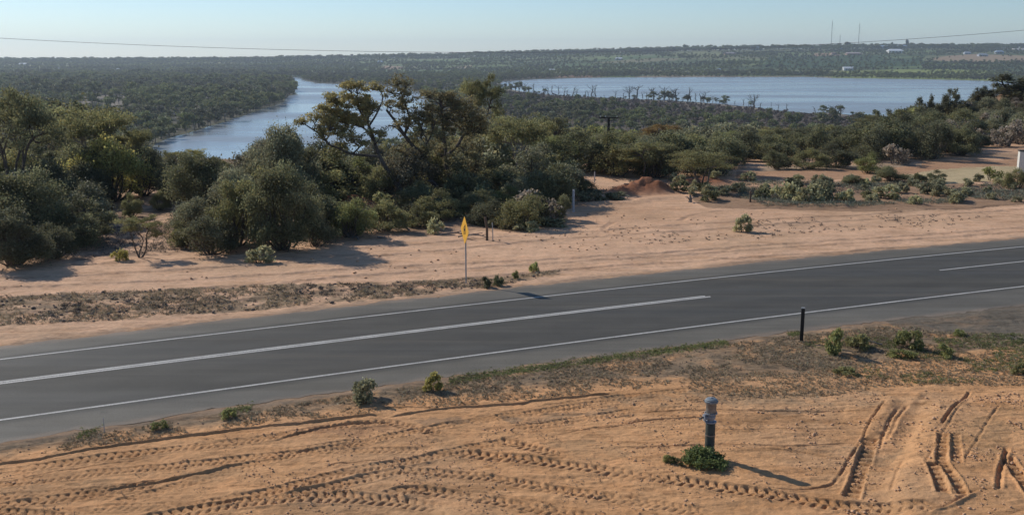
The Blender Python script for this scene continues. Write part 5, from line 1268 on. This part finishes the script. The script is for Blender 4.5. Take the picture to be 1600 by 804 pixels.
# ------------------------------------------------------------------ whitewashed block wall at the right edge
x0, y0, z0 = G(1591, 270); m_wwash, nt, b = mat('whitewashed_block', rough=.85)
tc = N(nt, 'ShaderNodeTexCoord').outputs['Object']; f = noise(nt, 2.2, 5, .75, tc); nt.links.new(mixc(nt, rng_map(nt, f, .60, .64, 0, .8), (.60, .58, .52), (.22, .20, .17)), b.inputs['Base Color'])
t = empty('block_wall', (x0, y0, z0), 'whitewashed stained block wall end with dark coping at the right edge', 'wall', None, R(-10)); wh = PD(1591, 236, y0)[2] - z0
mb = MB()
mb.box(0, 3.2, -.18, .18, -.3, wh); mb.box(-.08, .35, -.25, .25, -.3, wh * .97); link('wall', mb.mesh('wall', m_wwash), t)
mb = MB(); mb.box(-.12, 3.3, -.28, .28, wh + .002, wh + .09); link('coping', mb.mesh('coping', simple('dark_coping', (.06, .055, .05), .8)), t)

# ------------------------------------------------------------------ far houses and sheds
m_win = simple('window_glass', (.04, .05, .06), .2)
def house(u, vb, wpx, hpx, wall, roof, label, dist=None, shed=False, rz=0):
    if dist: x, y, _ = PD(u, vb, dist); z = float(H(x, y))
    else: x, y, z = G(u, vb)
    W = wpx * y / 1600; Ht = hpx * y / 1600; Dp = W * .55; wl = Ht * .55
    nm = 'shed' if shed else 'house'; t = empty(nm, (x, y, z), label, nm, 'buildings over the far hillside', rz)
    mb = MB(); mb.box(-W / 2, W / 2, -Dp / 2, Dp / 2, -1.5, wl); link('wall', mb.mesh('wall', simple('wall_paint', wall, .8)), t)
    mb = MB(); o_ = W * .04; e = Dp / 2 + o_; ri = 0 if shed else W * .18
    mb.add([(-W / 2 - o_, -e, wl + .01), (W / 2 + o_, -e, wl + .01), (W / 2 + o_, e, wl + .01), (-W / 2 - o_, e, wl + .01), (-W / 2 - o_ + ri, 0, Ht), (W / 2 + o_ - ri, 0, Ht)],
           [(0, 1, 5, 4), (2, 3, 4, 5), (1, 2, 5), (3, 0, 4), (3, 2, 1, 0)]); link('roof', mb.mesh('roof', simple('roof_sheet', roof, .5)), t)
    for q in (-.28, .22):
        mb = MB(); mb.box(W * q, W * (q + .1), -Dp / 2 - .06, -Dp / 2 - .01, wl * .3, wl * .75); link('window', mb.mesh('window', m_win), t)
    mb = MB(); mb.box(W * -.05, W * .02, -Dp / 2 - .06, -Dp / 2 - .01, 0, wl * .78); link('door', mb.mesh('door', m_win), t)
WHT = (.7, .7, .68); GRY = (.4, .42, .44); TER = (.35, .22, .17); BLU = (.35, .42, .48)
for a in [(37, 103, 11, 4.5, WHT, WHT, 'white shed low under the far left skyline', None, True), (187, 111, 8, 4, GRY, WHT, 'pale shed in the far left fields, right of the white one', None, True), (93, 109, 6, 3, GRY, GRY, 'tiny grey shed in the far left fields', None, True),
          (862, 112, 12, 4, WHT, WHT, 'white roofed house above the left end of the lake', None), (967, 94, 12, 4, GRY, WHT, 'pale roofed house high on the hill above the lake', None), (1123, 112, 7, 5, WHT, WHT, 'small white house near the far lake shore', None),
          (1318, 77, 12, 3.5, GRY, WHT, 'pale house just under the skyline near the masts', None), (1398, 83, 22, 6, WHT, (.75, .75, .73), 'big white roofed house on the right hillside', None), (1325, 110, 15, 5.5, WHT, WHT, 'long white shed above the green reed flat', None, True),
          (1376, 72, 20, 5, BLU, BLU, 'long blue grey building on the right skyline', 3300, True), (1408, 70, 16, 5.5, GRY, BLU, 'grey building beside the tallest skyline tree', 3300), (1182, 74, 16, 5, GRY, BLU, 'long grey building on the middle skyline', 3300, True),
          (1333, 86, 22, 4, TER, (.42, .33, .28), 'terracotta roofed house left of the big white roof', None), (1303, 86, 9, 4, (.45, .36, .28), TER, 'small terracotta roofed house under the masts', None), (1592, 80, 20, 4, (.45, .42, .38), (.5, .45, .4), 'pale long building at the far right hillside', None, True), (1561, 84, 12, 5, GRY, BLU, 'blue grey roofed house left of the pale long building', None), (1511, 85, 10, 4, GRY, GRY, 'grey roofed house above the bare paddock', None),
          (1140, 86, 16, 4, TER, (.36, .3, .28), 'brown roofed house on the hill above the lake', None), (594, 99, 8, 4, GRY, (.6, .66, .7), 'pale house left of the bright green field', None), (1535, 88, 14, 4, GRY, (.3, .33, .36), 'dark grey roofed house at the back of the bare paddock', None)]:
    house(*a)

# masts on the far hill
m_mast = simple('mast_steel', (.22, .22, .23), .6)
def mast(u, vt, label, w, stay=True):
    yy = 3300.0; x, _, zt = PD(u, vt, yy); z = float(H(x, yy)); h = zt - z; t = empty('radio_mast', (x, yy, z), label, 'mast', 'radio masts on the far hill')
    mb = MB(); a3 = [(w * math.cos(q), w * math.sin(q)) for q in (0.3, 2.39, 4.49)]
    for ax, ay in a3: mb.tube([(ax, ay, 0), (ax, ay, h * .94)], w * .24, 4)
    nseg = int(h / (w * 3.0))
    for i in range(nseg):
        for j in range(3):
            a, c_ = a3[j], a3[(j + 1) % 3]; z0_, z1_ = h * .94 * i / nseg, h * .94 * (i + 1) / nseg
            mb.tube([(a[0], a[1], z0_), (c_[0], c_[1], z1_)], w * .12, 3, False)
    link('lattice_tower', mb.mesh('lattice_tower', m_mast), t)
    mb = MB(); mb.tube([(0, 0, h * .93), (0, 0, h)], w * .3, 6); link('antenna', mb.mesh('antenna', m_mast), t)
    if stay:
        for j in range(3):
            q = .9 + j * 2.094
            for f_ in (.9, .5):
                mb = MB(); mb.tube([(0, 0, h * f_), (math.cos(q) * h * .55, math.sin(q) * h * .55, 0)], .05, 3, False); link('stay_wire', mb.mesh('stay_wire', m_mast), t)
mast(1301, 31, 'tallest radio mast on the far hill, left one', .85); mast(1343.5, 35, 'tall radio mast on the far hill, right one', .8); mast(1313, 54, 'short mast between the two tall radio masts', .7, False)

# ------------------------------------------------------------------ haze: even air around everything
mh = bpy.data.materials.new('haze_air'); mh.use_nodes = True; nt = mh.node_tree
for n in list(nt.nodes):
    if n.type != 'OUTPUT_MATERIAL': nt.nodes.remove(n)
pv = nt.nodes.new('ShaderNodeVolumePrincipled'); pv.inputs['Color'].default_value = (.74, .86, .97, 1); pv.inputs['Density'].default_value = .0001; pv.inputs['Anisotropy'].default_value = .3
nt.links.new(pv.outputs[0], nt.nodes['Material Output'].inputs['Volume'])
mb = MB(); mb.box(-7300, 7300, -320, 8600, -58, 126); tag(link('haze', mb.mesh('haze', mh)), kind='stuff')

# ------------------------------------------------------------------ light, sky, camera
SAZ, SEL = math.atan2(-.79, .61), R(32.5)     # azimuth measured from +Y towards +X
w = bpy.data.worlds.new('World'); S.world = w; w.use_nodes = True; nt = w.node_tree
bg = nt.nodes['Background']; sky = nt.nodes.new('ShaderNodeTexSky'); sky.sky_type = 'NISHITA'; sky.sun_disc = False
sky.sun_elevation = SEL; sky.sun_rotation = SAZ; sky.air_density = .9; sky.dust_density = .12; sky.ozone_density = 6.0; sky.altitude = 50
nt.links.new(sky.outputs[0], bg.inputs[0]); bg.inputs[1].default_value = .115
sl = bpy.data.lights.new('sun', 'SUN'); sl.energy = 4.2; sl.angle = R(.53); sl.color = (1, .95, .87); so = link('sun', sl)
d = Vector((math.sin(SAZ) * math.cos(SEL), math.cos(SAZ) * math.cos(SEL), math.sin(SEL))); so.rotation_euler = d.to_track_quat('Z', 'Y').to_euler(); so.location = (-30, 20, 60)
cam = bpy.data.cameras.new('camera'); cam.lens = 36; cam.sensor_width = 36; cam.clip_start = .5; cam.clip_end = 20000; co = link('camera', cam)
co.location = (0, 0, CAMZ); co.rotation_euler = (R(90) - PITCH, 0, 0); S.camera = co
S.render.engine = 'CYCLES'; S.cycles.max_bounces = 6; S.cycles.diffuse_bounces = 2; S.cycles.glossy_bounces = 2; S.cycles.transmission_bounces = 3; S.cycles.volume_bounces = 0; S.cycles.transparent_max_bounces = 4
S.view_settings.view_transform = 'Standard'; S.view_settings.look = 'None'; S.view_settings.gamma = 1; S.view_settings.exposure = 0; S.view_settings.use_curve_mapping = False
